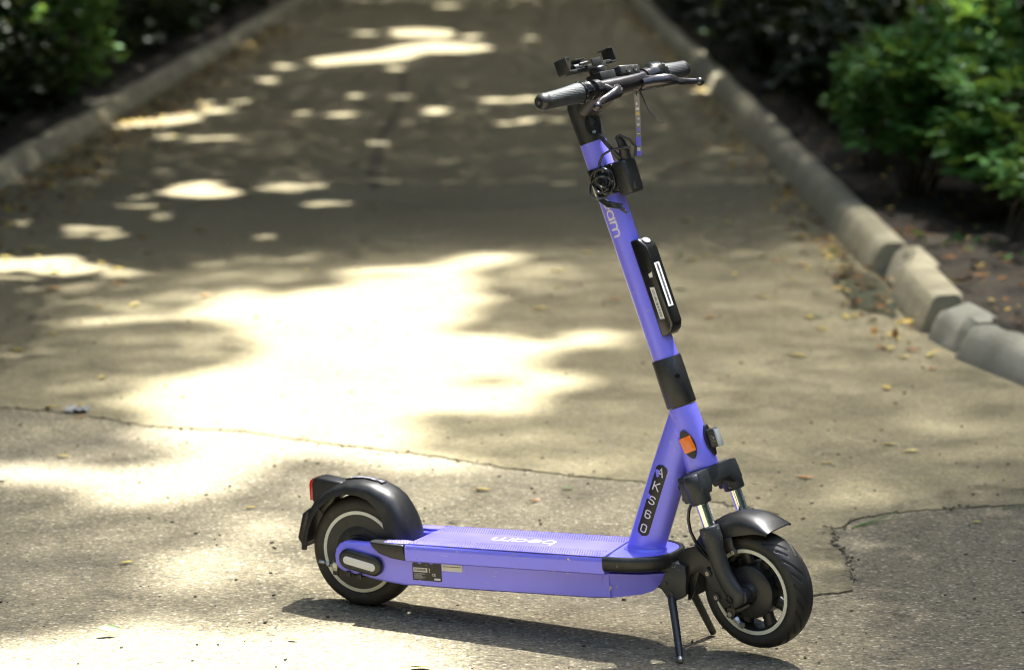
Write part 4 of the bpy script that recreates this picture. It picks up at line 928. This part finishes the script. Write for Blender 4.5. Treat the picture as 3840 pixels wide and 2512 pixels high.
for sg in (-1, 1):
    y0, y1 = (-.134, -.246) if sg < 0 else (.146, .246); m = SM(); A_ = Vector(bar_pt(y0)); B_ = Vector(bar_pt(y1))
    rr_ = [.0205, .0212, .0200, .0185, .0176, .0172, .0170] if sg < 0 else [.0190, .0200, .0196, .0188, .0182, .0180, .0178]
    m.tube([A_, A_.lerp(B_, .03), A_.lerp(B_, .2), A_.lerp(B_, .4), A_.lerp(B_, .6), A_.lerp(B_, .8), A_.lerp(B_, .86)], rr_, 36)
    gr = m.build('grip', GRIP, hb, ang=60)
    m = SM(); C_ = A_.lerp(B_, .862); dr = (B_-A_).normalized(); m.lathe([(-.001, .010), (-.001, .0176), (.003, .0184), (.010, .0181), (.017, .0150), (.0195, .0118), (.0192, .0085), (.0175, .0075), (.0175, 0)], C_, dr, 36)
    m.build('grip_end', BLACK, gr, ang=40)
    m = SM(); m.lathe([(.0165, 0), (.0165, .0035), (.0190, .0040), (.0190, .0022), (.0178, .0020), (.0178, 0)], C_, dr, 16); m.build('end_bolt', STEEL, gr)
# ring next to the near grip; larger thumb throttle and ring next to the far one
m = SM(); A_ = Vector(bar_pt(-.133)); dr = Vector((0.05, 1, 0)).normalized()
m.lathe([(-.003, .015), (-.003, .0225), (0, .0238), (.003, .0232), (.0045, .0212), (.018, .0208), (.020, .0215), (.0245, .0205), (.026, .0165)], A_, dr, 40)
m.build('lock_ring', GLOSS, hb, ang=30)
m = SM(); A_ = Vector(bar_pt(.150))
m.lathe([(-.002, .012), (-.002, .0205), (.0, .0225), (.006, .0235), (.0075, .0215), (.009, .0215), (.010, .0260), (.014, .0278), (.022, .0282), (.034, .0272), (.044, .0235), (.052, .018)][::1], A_, (0, -1, 0), 48)
thr = m.build('throttle_ring', GLOSS, hb, ang=30)
m = SM()
for k in range(14):
    a = 2*PI*k/14; m.box((A_.x+.0228*math.cos(a), .146, A_.z+.0228*math.sin(a)), (.003, .006, .0045), Matrix.Rotation(-a, 3, 'Y'))
m.build('ring_teeth', BLACK, thr, bevel=.0005)
# brake levers: mirrored
for sg in (-1, 1):
    m = SM(); Y_ = lambda p_: (p_[0], p_[1]*sg, p_[2])
    m.loft([[Y_(q) for q in ovl(c, (0.2, 0, -1), (1, 0, .2), a, b_, 14)] for c, a, b_ in (((.112, .060, .808), .018, .018), ((.128, .066, .803), .016, .018), ((.145, .074, .797), .013, .017), ((.160, .084, .792), .011, .014))])
    m.tube([Y_((.118, .078, .814)), Y_((.118, .094, .814))], .0205, 24)
    hs = m.build('lever_housing', SATIN, hb, ang=50)
    m = SM(); path = [(.141, .048, .799), (.158, .062, .7965), (.171, .078, .7935), (.1775, .094, .790), (.176, .108, .787), (.170, .122, .784), (.1705, .140, .781), (.176, .157, .777), (.181, .168, .774)]
    wdh = [.0115, .0135, .0135, .0122, .0104, .0090, .0080, .0070, .0062]
    m.tube([Y_(q) for q in path], wdh, 14, ell=(1.0, .62), up=(0, 0, 1))
    rings = []; cx = Vector(Y_((.1835, .1755, .7712)))
    for i in range(9):
        t = PI*i/8; rings.append([cx+Vector((.0095*math.sin(t)*math.cos(a), -.0095*math.cos(t), .0095*math.sin(t)*math.sin(a))) for a in [k*2*PI/14 for k in range(14)]])
    m.loft(rings)
    lv = m.build('brake_lever', SATIN, hb, ang=60)
    m = SM(); m.lathe([(-.010, 0), (-.010, .004), (.0105, .004), (.0105, 0)], Y_((.150, .066, .797)), (0, 0, 1), 14); m.build('pivot_bolt', STEEL, lv)
# phone holder
m = SM(); PT = Matrix.Rotation(-.02, 3, 'X')
m.box((.105, -.035, .836), (.040, .050, .020), PT); m.lathe([(-.012, .017), (.010, .0185), (.013, .015), (.013, 0), (-.012, 0)][::-1], (.100, -.035, .848), (0, 0, 1), 20)
m.box((.098, -.045, .8615), (.030, .062, .012), PT); m.box((.098, .0, .866), (.022, .034, .009), PT); m.box((.098, -.10, .861), (.018, .05, .009), PT)
ph = m.build('phone_holder', BLACK, hb, bevel=.0022, seg=2)
def claw(y, d, x=.098, z=.862, w_=.032, h_=.029):
    m = SM(); m.box((x, y, z), (w_, .016, .0045)); m.box((x, y+d*.008, z+h_/2), (w_, .0035, h_)); m.box((x, y+d*.0015, z+h_), (w_, .014, .0032)); return m.build('clamp_jaw', BLACK, ph, bevel=.001)
claw(-.130, -1); claw(.012, 1, z=.8635)
m = SM(); m.box((.072, -.058, .8755), (.004, .030, .026)); m.box((.078, -.058, .8865), (.014, .030, .0035)); m.box((.124, -.058, .869), (.004, .030, .016)); m.build('clamp_jaw', BLACK, ph, bevel=.001)
m = SM(); m.tube([(.098, -.082, .8685), (.098, -.105, .8685)], .0075, 14); m.tube([(.112, -.098, .8725), (.112, -.072, .8735)], .0028, 10); m.build('clamp_screw', GREY, ph)
# a stub of zip tie and the brake cable under the bar
m = SM(); m.tube([(.118, .056, .792), (.121, .055, .770), (.128, .050, .745), (.138, .052, .722), (.150, .058, .708)], [.0016, .0013, .0011, .0010, .0008], 6); m.build('zip_tie', BLACK, hb)
# anti-theft pod on the front of the stem
m = SM(); FP = [(.022, .4985), (.043, .4985), (.058, .480), (.0605, .470), (.0605, .310), (.054, .296), (.040, .287), (.022, .287)]
m.prism(FP, XZ, -.0185, .0185); pod = m.build('lock_pod', GLOSS, root, bevel=.0045, seg=4)
m = SM()
m.prism([(-.0085, .344), (.0085, .344), (.0085, .440), (-.0085, .440)], lambda a, b_, h: (.0605+h, a-.003, b_), 0, .0005)
m.prism([(.034, .325), (.046, .3225), (.0465, .392), (.0345, .394)], lambda a, b_, h: (a, -.0185-h, b_), 0, .0006)
m.prism([(.043, .413), (.051, .413), (.0535, .424), (.0425, .421)], lambda a, b_, h: (a, -.0185-h, b_), 0, .0006)
m.build('pod_label', WHITE, pod, smooth=False)
m = SM(); x = .348
while x < .437: m.prism([(-.0035, x), (.002, x), (.002, x+.0016), (-.0035, x+.0016)], lambda a, b_, h: (.0610+h, a-.002, b_), 0, .0004); x += random.choice((.0022, .0030))
x = .328
while x < .388: w_ = random.choice((.0008, .0016)); m.prism([(.0375, x), (.0430, x), (.0430, x+w_), (.0375, x+w_)], lambda a, b_, h: (a, -.0191-h, b_), 0, .0004); x += w_+random.choice((.0009, .0016, .003))
m.build('barcode', LABELBLACK, pod, smooth=False)
m = SM(); patch(m, [(.0105*math.cos(t), .0085*math.sin(t)) for t in [k*2*PI/20 for k in range(20)]], lambda a, b_, h: (.0505+b_*.62+h*.78, a, .4895-b_*.78+h*.62), .001, .0024, 3); m.build('pod_lamp', CLEAR, pod, ang=50)

# ---- fork
m = SM()
for sg in (-1, 1):
    m.lathe([(-.067, .010), (-.067, .0205), (-.064, .0225), (-.020, .0235), (-.006, .0215), (-.003, .018), (-.003, 0)], (.015, sg*.060, 0), (0, 0, 1), 32)
    m.box((-.004, sg*.062, -.035), (.024, .030, .046))
m.prism([(-.068, -.003), (-.050, .0), (.050, .0), (.068, -.003), (.072, -.045), (.042, -.050), (.032, -.034), (-.032, -.034), (-.042, -.050), (-.072, -.045)], lambda a, b_, h: (h, a, b_), -.022, .038)
m.lathe([(-.03, .03), (-.004, .031), (.0012, .0295), (.0012, 0)], (0, 0, 0), (0, 0, 1), 40)
crown = m.build('fork_crown', GREY, root, bevel=.003, seg=2, ang=42)
m = SM()
for z in (-.022, -.048): m.lathe([(0, 0), (0, .005), (.006, .005), (.007, .003), (.005, .003), (.005, 0)], (-.017, -.066, z), (-1, -.1, 0), 10)
m.build('clamp_bolt', GLOSS, crown)
for sg in (-1, 1):
    m = SM(); m.lathe([(-.060, 0), (-.060, .0128), (-.135, .0128), (-.135, 0)], (.015, sg*.060, 0), (0, 0, 1), 32)
    m.build('stanchion', CHROME, root, ang=40)
for sg in (-1, 1):
    m = SM(); c_ = [((.016, -.116), .0205, .0205), ((.016, -.120), .0220, .0215), ((.016, -.155), .0215, .0205), ((.0135, -.165), .0190, .0180), ((.013, -.195), .0190, .0170), ((.015, -.225), .0200, .0155), ((.021, -.250), .0225, .0140), ((.027, -.268), .0240, .0135), ((.026, -.285), .0185, .0125), ((.020, -.293), .013, .011)]
    m.loft([[(x+a*math.cos(t), sg*.0645+b_*math.sin(t), z) for t in [k*2*PI/24 for k in range(24)]] for (x, z), a, b_ in c_])
    m.lathe([(0, 0), (0, .0165), (.012, .0165), (.030, .0150), (.034, .010)], (.036, sg*.066, -.2745), (0, -sg, 0), 24)
    m.prism([(-.010, -.205), (-.004, -.150), (.006, -.145), (.010, -.230), (.012, -.286), (-.012, -.290), (-.020, -.268), (-.031, -.214), (-.022, -.197)], XZ, sg*.0645-.006, sg*.0645+.006)
    fl_ = m.build('fork_leg', GREY, root, bevel=.002, ang=48)
    m = SM(); m.lathe([(0, 0), (0, .0090), (.0035, .0085), (.0035, .0045), (.001, .0040), (.001, 0)], (.016, sg*.0775, -.2735), (0, sg, 0), 20)
    m.build('axle_cap', GLOSS, fl_)
    m = SM()
    for x, z in ((-.020, -.2095), (-.0185, -.2625)):
        m.lathe([(-.002, 0), (-.002, .0088), (.003, .0085), (.003, 0)], (x, sg*.071, z), (0, sg, 0), 16)
    m.build('screw_boss', BLACK, fl_)
    m = SM()
    for x, z in ((-.020, -.2095), (-.0185, -.2625)): m.lathe([(0, 0), (0, .0042), (.0012, .0044), (.0012, .0020), (.0, .0018), (.0, 0)], (x, sg*.0745, z), (0, sg, 0), 12)
    m.build('screw', STEEL, fl_)
m = SM(); m.tube([(-.010, -.060, -.060), (-.026, -.056, -.072), (-.039, -.054, -.092), (-.044, -.053, -.118), (-.041, -.052, -.140), (-.030, -.052, -.163), (-.018, -.054, -.185)], .0036, 10); m.build('brake_cable', GLOSS, crown)

# ---- wheels
def tyre(mb, c, R0_, fr, name, parent, mat, grooves):
    """c centre; fr maps local (x fwd, y axle, z up) -> target space"""
    nA, PR_ = (900, []) if grooves else (120, [])
    prof = [(-.0215, .0885), (-.0265, .0905), (-.0305, .0960), (-.0330, .1030), (-.0328, .1095), (-.0300, .1160), (-.0255, .1205), (-.0205, .1232), (-.0150, .1251), (-.0095, .1263), (-.0045, .12685), (0, .127)]
    if grooves:
        q = []
        for i in range(len(prof)-1):
            (a0, b0), (a1, b1) = prof[i], prof[i+1]; k = 3 if i > 3 else 1
            q += [(a0+(a1-a0)*j/k, b0+(b1-b0)*j/k) for j in range(k)]
        prof = q+[prof[-1]]
    prof = prof+[(-y, r) for y, r in prof[-2::-1]]
    n = len(prof); ang = np.arange(nA)*2*PI/nA
    Yp = np.array([p_[0] for p_ in prof]); Rp = np.array([p_[1] for p_ in prof])
    A_, Yg = np.meshgrid(ang, Yp, indexing='ij'); Rg = np.broadcast_to(Rp, A_.shape).copy()
    if grooves:
        N = 26; ay = np.abs(Yg)/.033; ph_ = A_*N/(2*PI) + np.where(Yg < 0, 0, .5)
        gq = ph_ - 2.0*ay**1.1; s1 = np.abs((gq + .5) % 1-.5); g1 = (s1 < .13) & (ay > .12) & (ay < .90) & (np.floor(gq+.5) % 2 == 0)
        g2_ = (s1 < .12) & (ay > .42) & (ay < .86) & (np.floor(gq+.5) % 2 == 1)
        Rg -= .0036*(g1 | g2_)
    V = np.stack([Rg*np.cos(A_), Yg, Rg*np.sin(A_)], 2).reshape(-1, 3)
    V = np.array([tuple(fr(Vector(c)+Vector(v_))) for v_ in V])
    i = np.arange(nA)[:, None]; k = np.arange(n-1)[None]; j = (i+1) % nA
    F = np.stack([i*n+k, i*n+k+1, j*n+k+1, j*n+k], 2).reshape(-1, 4)
    return np_mesh(name, V, F, mat, parent, smooth=not grooves)
def ring_strip(c, fr, parent, r0=.0848, r1=.0932, off=.0298):
    for sg in (-1, 1):
        m = MB(fr); m.lathe([(-.001, r0), (.0008, r0+.0004), (.0008, r1-.0006), (-.001, r1)], Vector(c)+Vector((0, sg*off, 0)), (0, sg, 0), 96, closed=True)
        m.build('rim_stripe', CREAM, parent, ang=30)
I3 = lambda p_: Vector(p_)
rw = MB(); cR = (0, 0, .127)
rw.lathe([(-.0285, .030), (-.0285, .0), ], cR, (0, 1, 0), 4) if False else None
rear = empty('rear_wheel', None); rear.parent = root
tyre(None, cR, .127, I3, 'tyre', rear, REAR_RUBBER, False)
m = MB(); m.lathe([(-.0298, .0935), (-.0298, .086), (-.0285, .0845), (-.0290, .060), (-.0300, .058), (-.0310, .040), (-.040, .038), (-.0405, .0), (.0405, .0), (.040, .038), (.0310, .040), (.0300, .058), (.0290, .060), (.0285, .0845), (.0298, .086), (.0298, .0935), (.022, .089), (-.022, .089)], cR, (0, 1, 0), 96, closed=False)
hubm = m.build('hub_motor', BLACK, rear, ang=30)
ring_strip(cR, I3, rear)
# rear drum-brake arm and its cable end
m = MB(); m.tube([(.150, -.058, .0745), (.105, -.060, .0745), (.060, -.061, .082), (.035, -.061, .0865)], [.0045, .0062, .0062, .0055], 12)
m.tube([(.035, -.061, .0865), (.026, -.061, .088)], .0085, 12)
arm_ = m.build('brake_arm', BLACK, root, ang=50)
m = MB(); n_ = 150; m.tube([(.026-.064*k/n_, -.061+.0052*math.cos(k*2*PI/12), .0875+.0105*k/n_+.0052*math.sin(k*2*PI/12)) for k in range(n_+1)], .0009, 5)
m.build('return_spring', STEEL if False else GLOSS, arm_, ang=80)
m = MB(); m.tube([(.03, -.061, .0875), (-.055, -.061, .1005), (-.088, -.062, .108)], .0016, 8)
m.tube([(-.066, -.062, .103), (-.060, -.062, .102)], .0062, 10); m.tube([(-.087, -.062, .1075), (-.074, -.062, .1050)], .0042, 10); m.box((-.047, -.061, .098), (.013, .006, .020), Matrix.Rotation(.2, 3, 'Y'))
m.build('cable_end', STEEL, arm_, bevel=.0006)
m = MB(); m.lathe([(0, 0), (0, .0052), (.0012, .0048), (.0012, 0)], (-.047, -.0640, .1005), (0, -1, 0), 16); m.build('pivot', CREAM, arm_)
m = MB(); m.box((-.0465, -.0605, .092), (.014, .005, .028)); m.build('lever_plate', BLACK, arm_, bevel=.002)
m = MB(); m.box((-.001, -.0815, .088), (.0105, .006, .013)); m.box((.027, -.0815, .084), (.010, .006, .012)); m.build('arm_notch', BLACK, arms, bevel=.001)
# front wheel
front = empty('front_wheel', None); front.parent = root
cF = (.0370, 0, -.2740)
tyre(None, cF, .127, S, 'tyre', front, RUBBER, True)
m = SM(); m.lathe([(-.0298, .0935), (-.0298, .0858), (-.0270, .0830), (-.016, .0800), (.016, .0800), (.0270, .0830), (.0298, .0858), (.0298, .0935), (.022, .0890), (-.022, .0890)], cF, (0, 1, 0), 96, closed=True)
rim = m.build('rim', BLACK, front, ang=30)
m = SM(); m.lathe([(-.046, 0), (-.046, .018), (-.036, .022), (-.034, .050), (-.030, .056), (.030, .056), (.034, .050), (.036, .022), (.046, .018), (.046, 0)], cF, (0, 1, 0), 64); hubd = m.build('brake_drum', BLACK, front, ang=30)
m = SM()
for k in range(8):
    a = R(45*k+2); u = Vector((math.cos(a), 0, math.sin(a)))
    m = SM(); m.tube([Vector(cF)+u*.048, Vector(cF)+u*.066, Vector(cF)+u*.0835], [.0115, .0100, .0125], 12, ell=(.9, 1.35), up=(0, 1, 0))
    m.build('spoke', BLACK, rim, ang=50)
ring_strip(cF, S, front)
m = SM(); m.tube([(-.010, -.050, -.296), (.004, -.052, -.302), (.022, -.050, -.300), (.040, -.046, -.296)], [.0075, .0075, .007, .006], 10); m.box((-.006, -.057, -.303), (.020, .006, .024), Matrix.Rotation(.5, 3, 'Y'))
lk = m.build('brake_linkage', BLACK, front, bevel=.001)
m = SM(); m.lathe([(0, 0), (0, .0058), (.0015, .0055), (.0015, 0)], (-.0085, -.0605, -.3055), (0, -1, 0), 16); m.tube([(.002, -.060, -.316), (.010, -.060, -.334)], .0055, 10); m.tube([(.0015, -.060, -.3155), (.0045, -.060, -.322)], .0075, 6); m.tube([(.0085, -.060, -.331), (.015, -.0605, -.3345)], .0072, 6); m.build('cable_clamp', STEEL, lk, ang=30)

# ---- mudguards
def guard(fr, c, secs, wd, name, mat, thick=.003, flare=None):
    """secs: (angle deg, outer r, side r) ; U-shaped section"""
    rings = []
    for a, ro, ri in secs:
        u = Vector((math.cos(R(a)), 0, math.sin(R(a)))); w_ = wd(a) if callable(wd) else wd; o_ = []; i_ = []; n = 16
        for k in range(n+1):
            t = PI*k/n; y = -w_*math.cos(t); s_ = math.sin(t)
            r_ = ri+(ro-ri)*(s_**.55)
            yy = -w_*math.copysign(min(1, abs(math.cos(t))**.75), math.cos(t))
            o_.append(Vector(c)+u*r_+Vector((0, yy, 0)))
            i_.append(Vector(c)+u*(r_-thick*(.2+s_))+Vector((0, yy*(1-thick/w_), 0)))
        rings.append(o_+i_[::-1])
    m = MB(fr); m.loft(rings); return m
secs = [(14, .141, .074), (20, .144, .080), (27, .147, .086), (35, .151, .094), (43, .155, .101), (52, .161, .110), (62, .162, .120), (74, .163, .128), (86, .163, .132), (98, .162, .134), (110, .160, .134), (122, .158, .134), (134, .158, .133), (146, .155, .131), (156, .152, .130), (166, .152, .129), (174, .152, .128), (180, .151, .130)]
rg = guard(I3, cR, secs, lambda a: .047+.010*max(0, (50-a)/36) if a < 50 else .047, 'rear_mudguard', BLACK).build('rear_mudguard', BLACK, root, ang=60)
m = MB(); m.prism([(a+.019, b_) for a, b_ in [(-.058, .281), (-.085, .285), (-.122, .2900), (-.135, .2875), (-.1405, .276), (-.1400, .236), (-.131, .222), (-.115, .205), (-.085, .235)]], XZ, -.024, .024)
tl = m.build('tail_housing', BLACK, rg, bevel=.006, seg=3)
m = MB(); m.prism([(a+.016, b_) for a, b_ in [(-.1305, .2885), (-.1400, .282), (-.1430, .272), (-.1425, .236), (-.134, .238), (-.1335, .270)]], XZ, -.0225, .0225)
m.build('tail_light', RED, rg, bevel=.001)
m = MB(); m.prism([(a+.017, b_) for a, b_ in [(-.1325, .2235), (-.1515, .2110), (-.1680, .1535), (-.1570, .1375), (-.150, .140), (-.146, .158), (-.138, .200)]], XZ, -.046, .046)
m.build('rear_flap', BLACK, rg, bevel=.003)
# lettering plate along the top of the rear mudguard
def GT(a, b_, h): t = R(93)-a/.163; return (math.cos(t)*(.1635+h), b_, .127+math.sin(t)*(.1635+h))
m = MB(); rows = []
for i in range(19):
    a = -.030+.095*i/18; rows.append([GT(a, y, .0012) for y in (-.0095, -.003, .003, .0095)]+[GT(a, y, -.002) for y in (.0095, -.0095)])
m.loft(rows); pl2 = m.build('number_plate', LABELBLACK, rg, ang=60)
m = MB()
for k, ch in enumerate('AKS60'): write(m, ch, .0125, .0024, lambda a, b_, h, k=k: GT(.055-(-.006)-.0175*k-b_*1.0+.0, -.004+a, h), .0010, .0018)
m.build('lettering', LETTER, pl2, smooth=False)
# front guard
fs = [(47, .154, .146), (52, .157, .142), (57, .160, .138), (64, .164, .132), (73, .167, .127), (84, .168, .124), (96, .168, .122), (108, .168, .120), (118, .168, .120), (128, .167, .120), (138, .166, .120), (148, .165, .122), (158, .164, .126), (168, .164, .134), (174, .164, .148)]
fg = guard(S, cF, fs, .046, 'front_mudguard', BLACK).build('front_mudguard', BLACK, root, ang=60)
m = SM()
for sg in (-1, 1):
    y0, y1 = min(sg*.046, sg*.051), max(sg*.046, sg*.051)
    m.prism([(.030, -.150), (.052, -.150), (.052, -.158), (.049, -.172), (.055, -.180), (.052, -.189), (.043, -.191), (.036, -.183), (.024, -.160)], XZ, y0, y1)
    m.prism([(-.10, -.165), (-.075, -.150), (-.050, -.150), (-.030, -.178), (-.018, -.196), (-.012, -.225), (-.006, -.265), (-.020, -.272), (-.034, -.235), (-.060, -.205), (-.085, -.205), (-.106, -.235), (-.116, -.232), (-.118, -.205)], XZ, y0, y1)
m.build('mudguard_stay', BLACK, fg, bevel=.0015)
m = SM()
for sg in (-1, 1): m.lathe([(0, 0), (0, .0044), (.0015, .0046), (.0015, .0022), (.0003, .002), (.0003, 0)], (.0445, sg*.0512, -.1825), (0, sg, 0), 14)
m.build('screw', STEEL, fg)

# ---- double kickstand; its feet are the only front support
m = MB(); BR = [(.716, .097), (.720, .105), (.732, .128), (.748, .143), (.772, .151), (.795, .146), (.7965, .120), (.7945, .086), (.785, .074), (.768, .067), (.754, .067), (.746, .080), (.738, .091), (.726, .095)]
m.prism(BR, XZ, -.038, -.012); m.prism(BR, XZ, .012, .038); m.prism([(.735, .100), (.742, .128), (.775, .140), (.790, .135), (.790, .105), (.765, .092)], XZ, -.014, .014)
br = m.build('stand_bracket', GREY, root, bevel=.003)
m = MB()
for x, z in ((.748, .104), (.762, .084)): m.lathe([(0, 0), (0, .0048), (.003, .0045), (.003, 0)], (x, -.0375, z), (0, -1, 0), 12)
m.build('bolt', GREY, br)
RI = ROOTM.inverted(); fN = RI @ Vector((.353, 5.655, .006)); fF = RI @ Vector((.434, 5.862, .006))
KN, KF_ = None, None
fN = RI @ Vector((0.3510, 5.5431, .008)); fF = RI @ Vector((0.4334, 5.7519, .010))
for sg, ft, top in ((-1, fN, Vector((.757, -.026, .080))), (1, fF, Vector((.776, .026, .086)))):
    kn = top.lerp(ft, .16)+Vector((-.002, 0, .004)); m = MB()
    m.tube([top, kn, top.lerp(ft, .30)+Vector((-.001, 0, .002)), top.lerp(ft, .6), ft+(top-ft)*.04], [.0092, .0092, .0086, .0082, .0076], 16)
    lg = m.build('stand_leg', GREY, root, ang=60)
    m = MB(); d = (top-ft).normalized(); m.lathe([(-.0085, 0), (-.0080, .004), (-.004, .0075), (.003, .0078), (.006, .006), (.010, .0055), (.010, 0)], ft, d, 16)
    m.build('foot_bolt', STEEL if sg < 0 else GREY, lg)

# ================================================================ things hung on the scooter
# cable lock: clamp sleeve, box, coil of cable, plug and loop
lock = empty('cable_lock', Matrix.Translation(ROOTM @ S((.05, 0, .63))), label='black cable lock with coiled cord and a rounded box strapped to the stem', cat='lock', group=None)
LI = lock.matrix_world.inverted()
def SL(p_): return LI @ (ROOTM @ S(p_))
def LMB(): return MB(SL)
m = LMB(); m.lathe([(.604, .0290), (.604, .0312), (.667, .0316), (.667, .0290)], (0, 0, 0), (0, 0, 1), 48); m.box((.030, 0, .636), (.022, .040, .060))
m.build('clamp_sleeve', GLOSS, lock, bevel=.001)
m = LMB(); m.box((.0585, .000, .6285), (.038, .046, .075), Matrix.Rotation(.04, 3, 'Y')); m.build('lock_box', BLACK, lock, bevel=.009, seg=4)
m = LMB()
for k, (rx, rz, cx, cz, tl_) in enumerate(((.0275, .0265, .037, .636, 0), (.0215, .0200, .042, .641, .4), (.0180, .0165, .036, .629, 1.), (.0285, .0225, .038, .624, 2.2))):
    pts = []
    for q in range(29):
        t = q*2*PI/28; u = rx*math.cos(t+tl_)*(1+.05*math.sin(3*t+k)); v_ = rz*math.sin(t+tl_); pts.append((cx-.014+u*.80, -.038-.0048*k+u*.38-.004*math.sin(t+1.7*k), cz+v_))
    m.tube(pts[:-1], .0023, 8, closed=True, up=(.4, -.9, .1))
for k in range(3):      # the lower bunch of cord
    pts = [(-.004+.002*k, -.033-.003*k, .628-.004*k), (.000, -.037-.002*k, .607-.004*k), (.018, -.043, .592-.005*k), (.036+.004*k, -.042, .583-.006*k), (.050+.003*k, -.036, .575-.010*k)]
    m.tube(pts, .0027, 8)
m.build('coiled_cord', GLOSS, lock, ang=80)
m = LMB(); m.tube([(.040, -.026, .7285), (.050, -.030, .722), (.056, -.028, .705), (.060, -.020, .688), (.064, -.010, .668)], [.0042, .0046, .0046, .0050, .0055], 12)
m.tube([(.076, -.016, .712), (.084, -.012, .714), (.096, -.002, .700), (.101, .004, .680), (.092, .004, .663)], .0030, 10)
m.tube([(.074, -.010, .714), (.076, -.006, .700), (.072, .0, .682), (.066, .002, .665)], [.006, .009, .012, .014], 14)
m.build('plug', BLACK, lock, ang=60)
m = LMB(); m.tube([(.022, -.036, .655), (.030, -.040, .672), (.046, -.040, .686), (.066, -.034, .690), (.085, -.022, .687), (.100, -.010, .682)], .0026, 8); m.build('loose_cord', GLOSS, lock, ang=80)
CARD = plain('tag_card', (.27, .27, .28), .4)
# paper tag hanging from the bar
tg = empty('hang_tag', Matrix.Translation(ROOTM @ S((.112, .050, .785))), label='narrow printed hang tag with yellow and purple blocks dangling below the handlebar', cat='tag')
TI = tg.matrix_world.inverted(); top = ROOTM @ S((.112, .050, .786)); bot = Vector((0.2671, 5.7459, 1.0391))
ax_ = (bot-top); L_ = ax_.length; ax_.normalize(); sd = Vector((.93, -.36, 0)); sd = (sd-ax_*sd.dot(ax_)).normalized(); nr = sd.cross(ax_).normalized()
def TG(a, b_, h): return TI @ (top + sd*(a + .0) + ax_*b_ + nr*(h + .002*math.sin(b_*30)))
def strip(m, a0, a1, b0, b1, h0, h1, n=10):
    m.loft([[TG(a0, b0+(b1-b0)*k/n, h0), TG(a1, b0+(b1-b0)*k/n, h0), TG(a1, b0+(b1-b0)*k/n, h1), TG(a0, b0+(b1-b0)*k/n, h1)] for k in range(n+1)])
HW = .0056
m = MB(); strip(m, -HW, HW, 0, L_, 0, .0007, 24); card = m.build('card', CARD, tg, smooth=False)
for nm, mt_, blks in (('white_print', WHITE, ((-.003, .0005, .018, .024), (-.0035, .0035, .029, .034), (-.001, .0035, .051, .054), (-.0025, .003, .062, .067), (-.0035, .0035, .083, .085), (-.004, .0032, L_-.018, L_-.011))),
                      ('yellow_print', YELLOWP, ((-.0035, .0038, .038, .045),)), ('purple_print', PURPLE, ((-HW+.0006, HW-.0006, L_-.040, L_-.022), (-HW+.0006, HW-.0006, L_-.0115, L_-.001), (-.003, .003, .073, .077)))):
    m = MB()
    for a0, a1, b0, b1 in blks:
        strip(m, a0, a1, b0, b1, -.0004, -.0001, 4); strip(m, a0, a1, b0, b1, .0008, .0011, 4)
    m.build(nm, mt_, card, smooth=False)
m = MB(lambda q: TI @ Vector(q)); m.tube([ROOTM @ S((.116, .050, .797)), top+ax_*.004], .0012, 6); m.build('string', BLACK, tg)
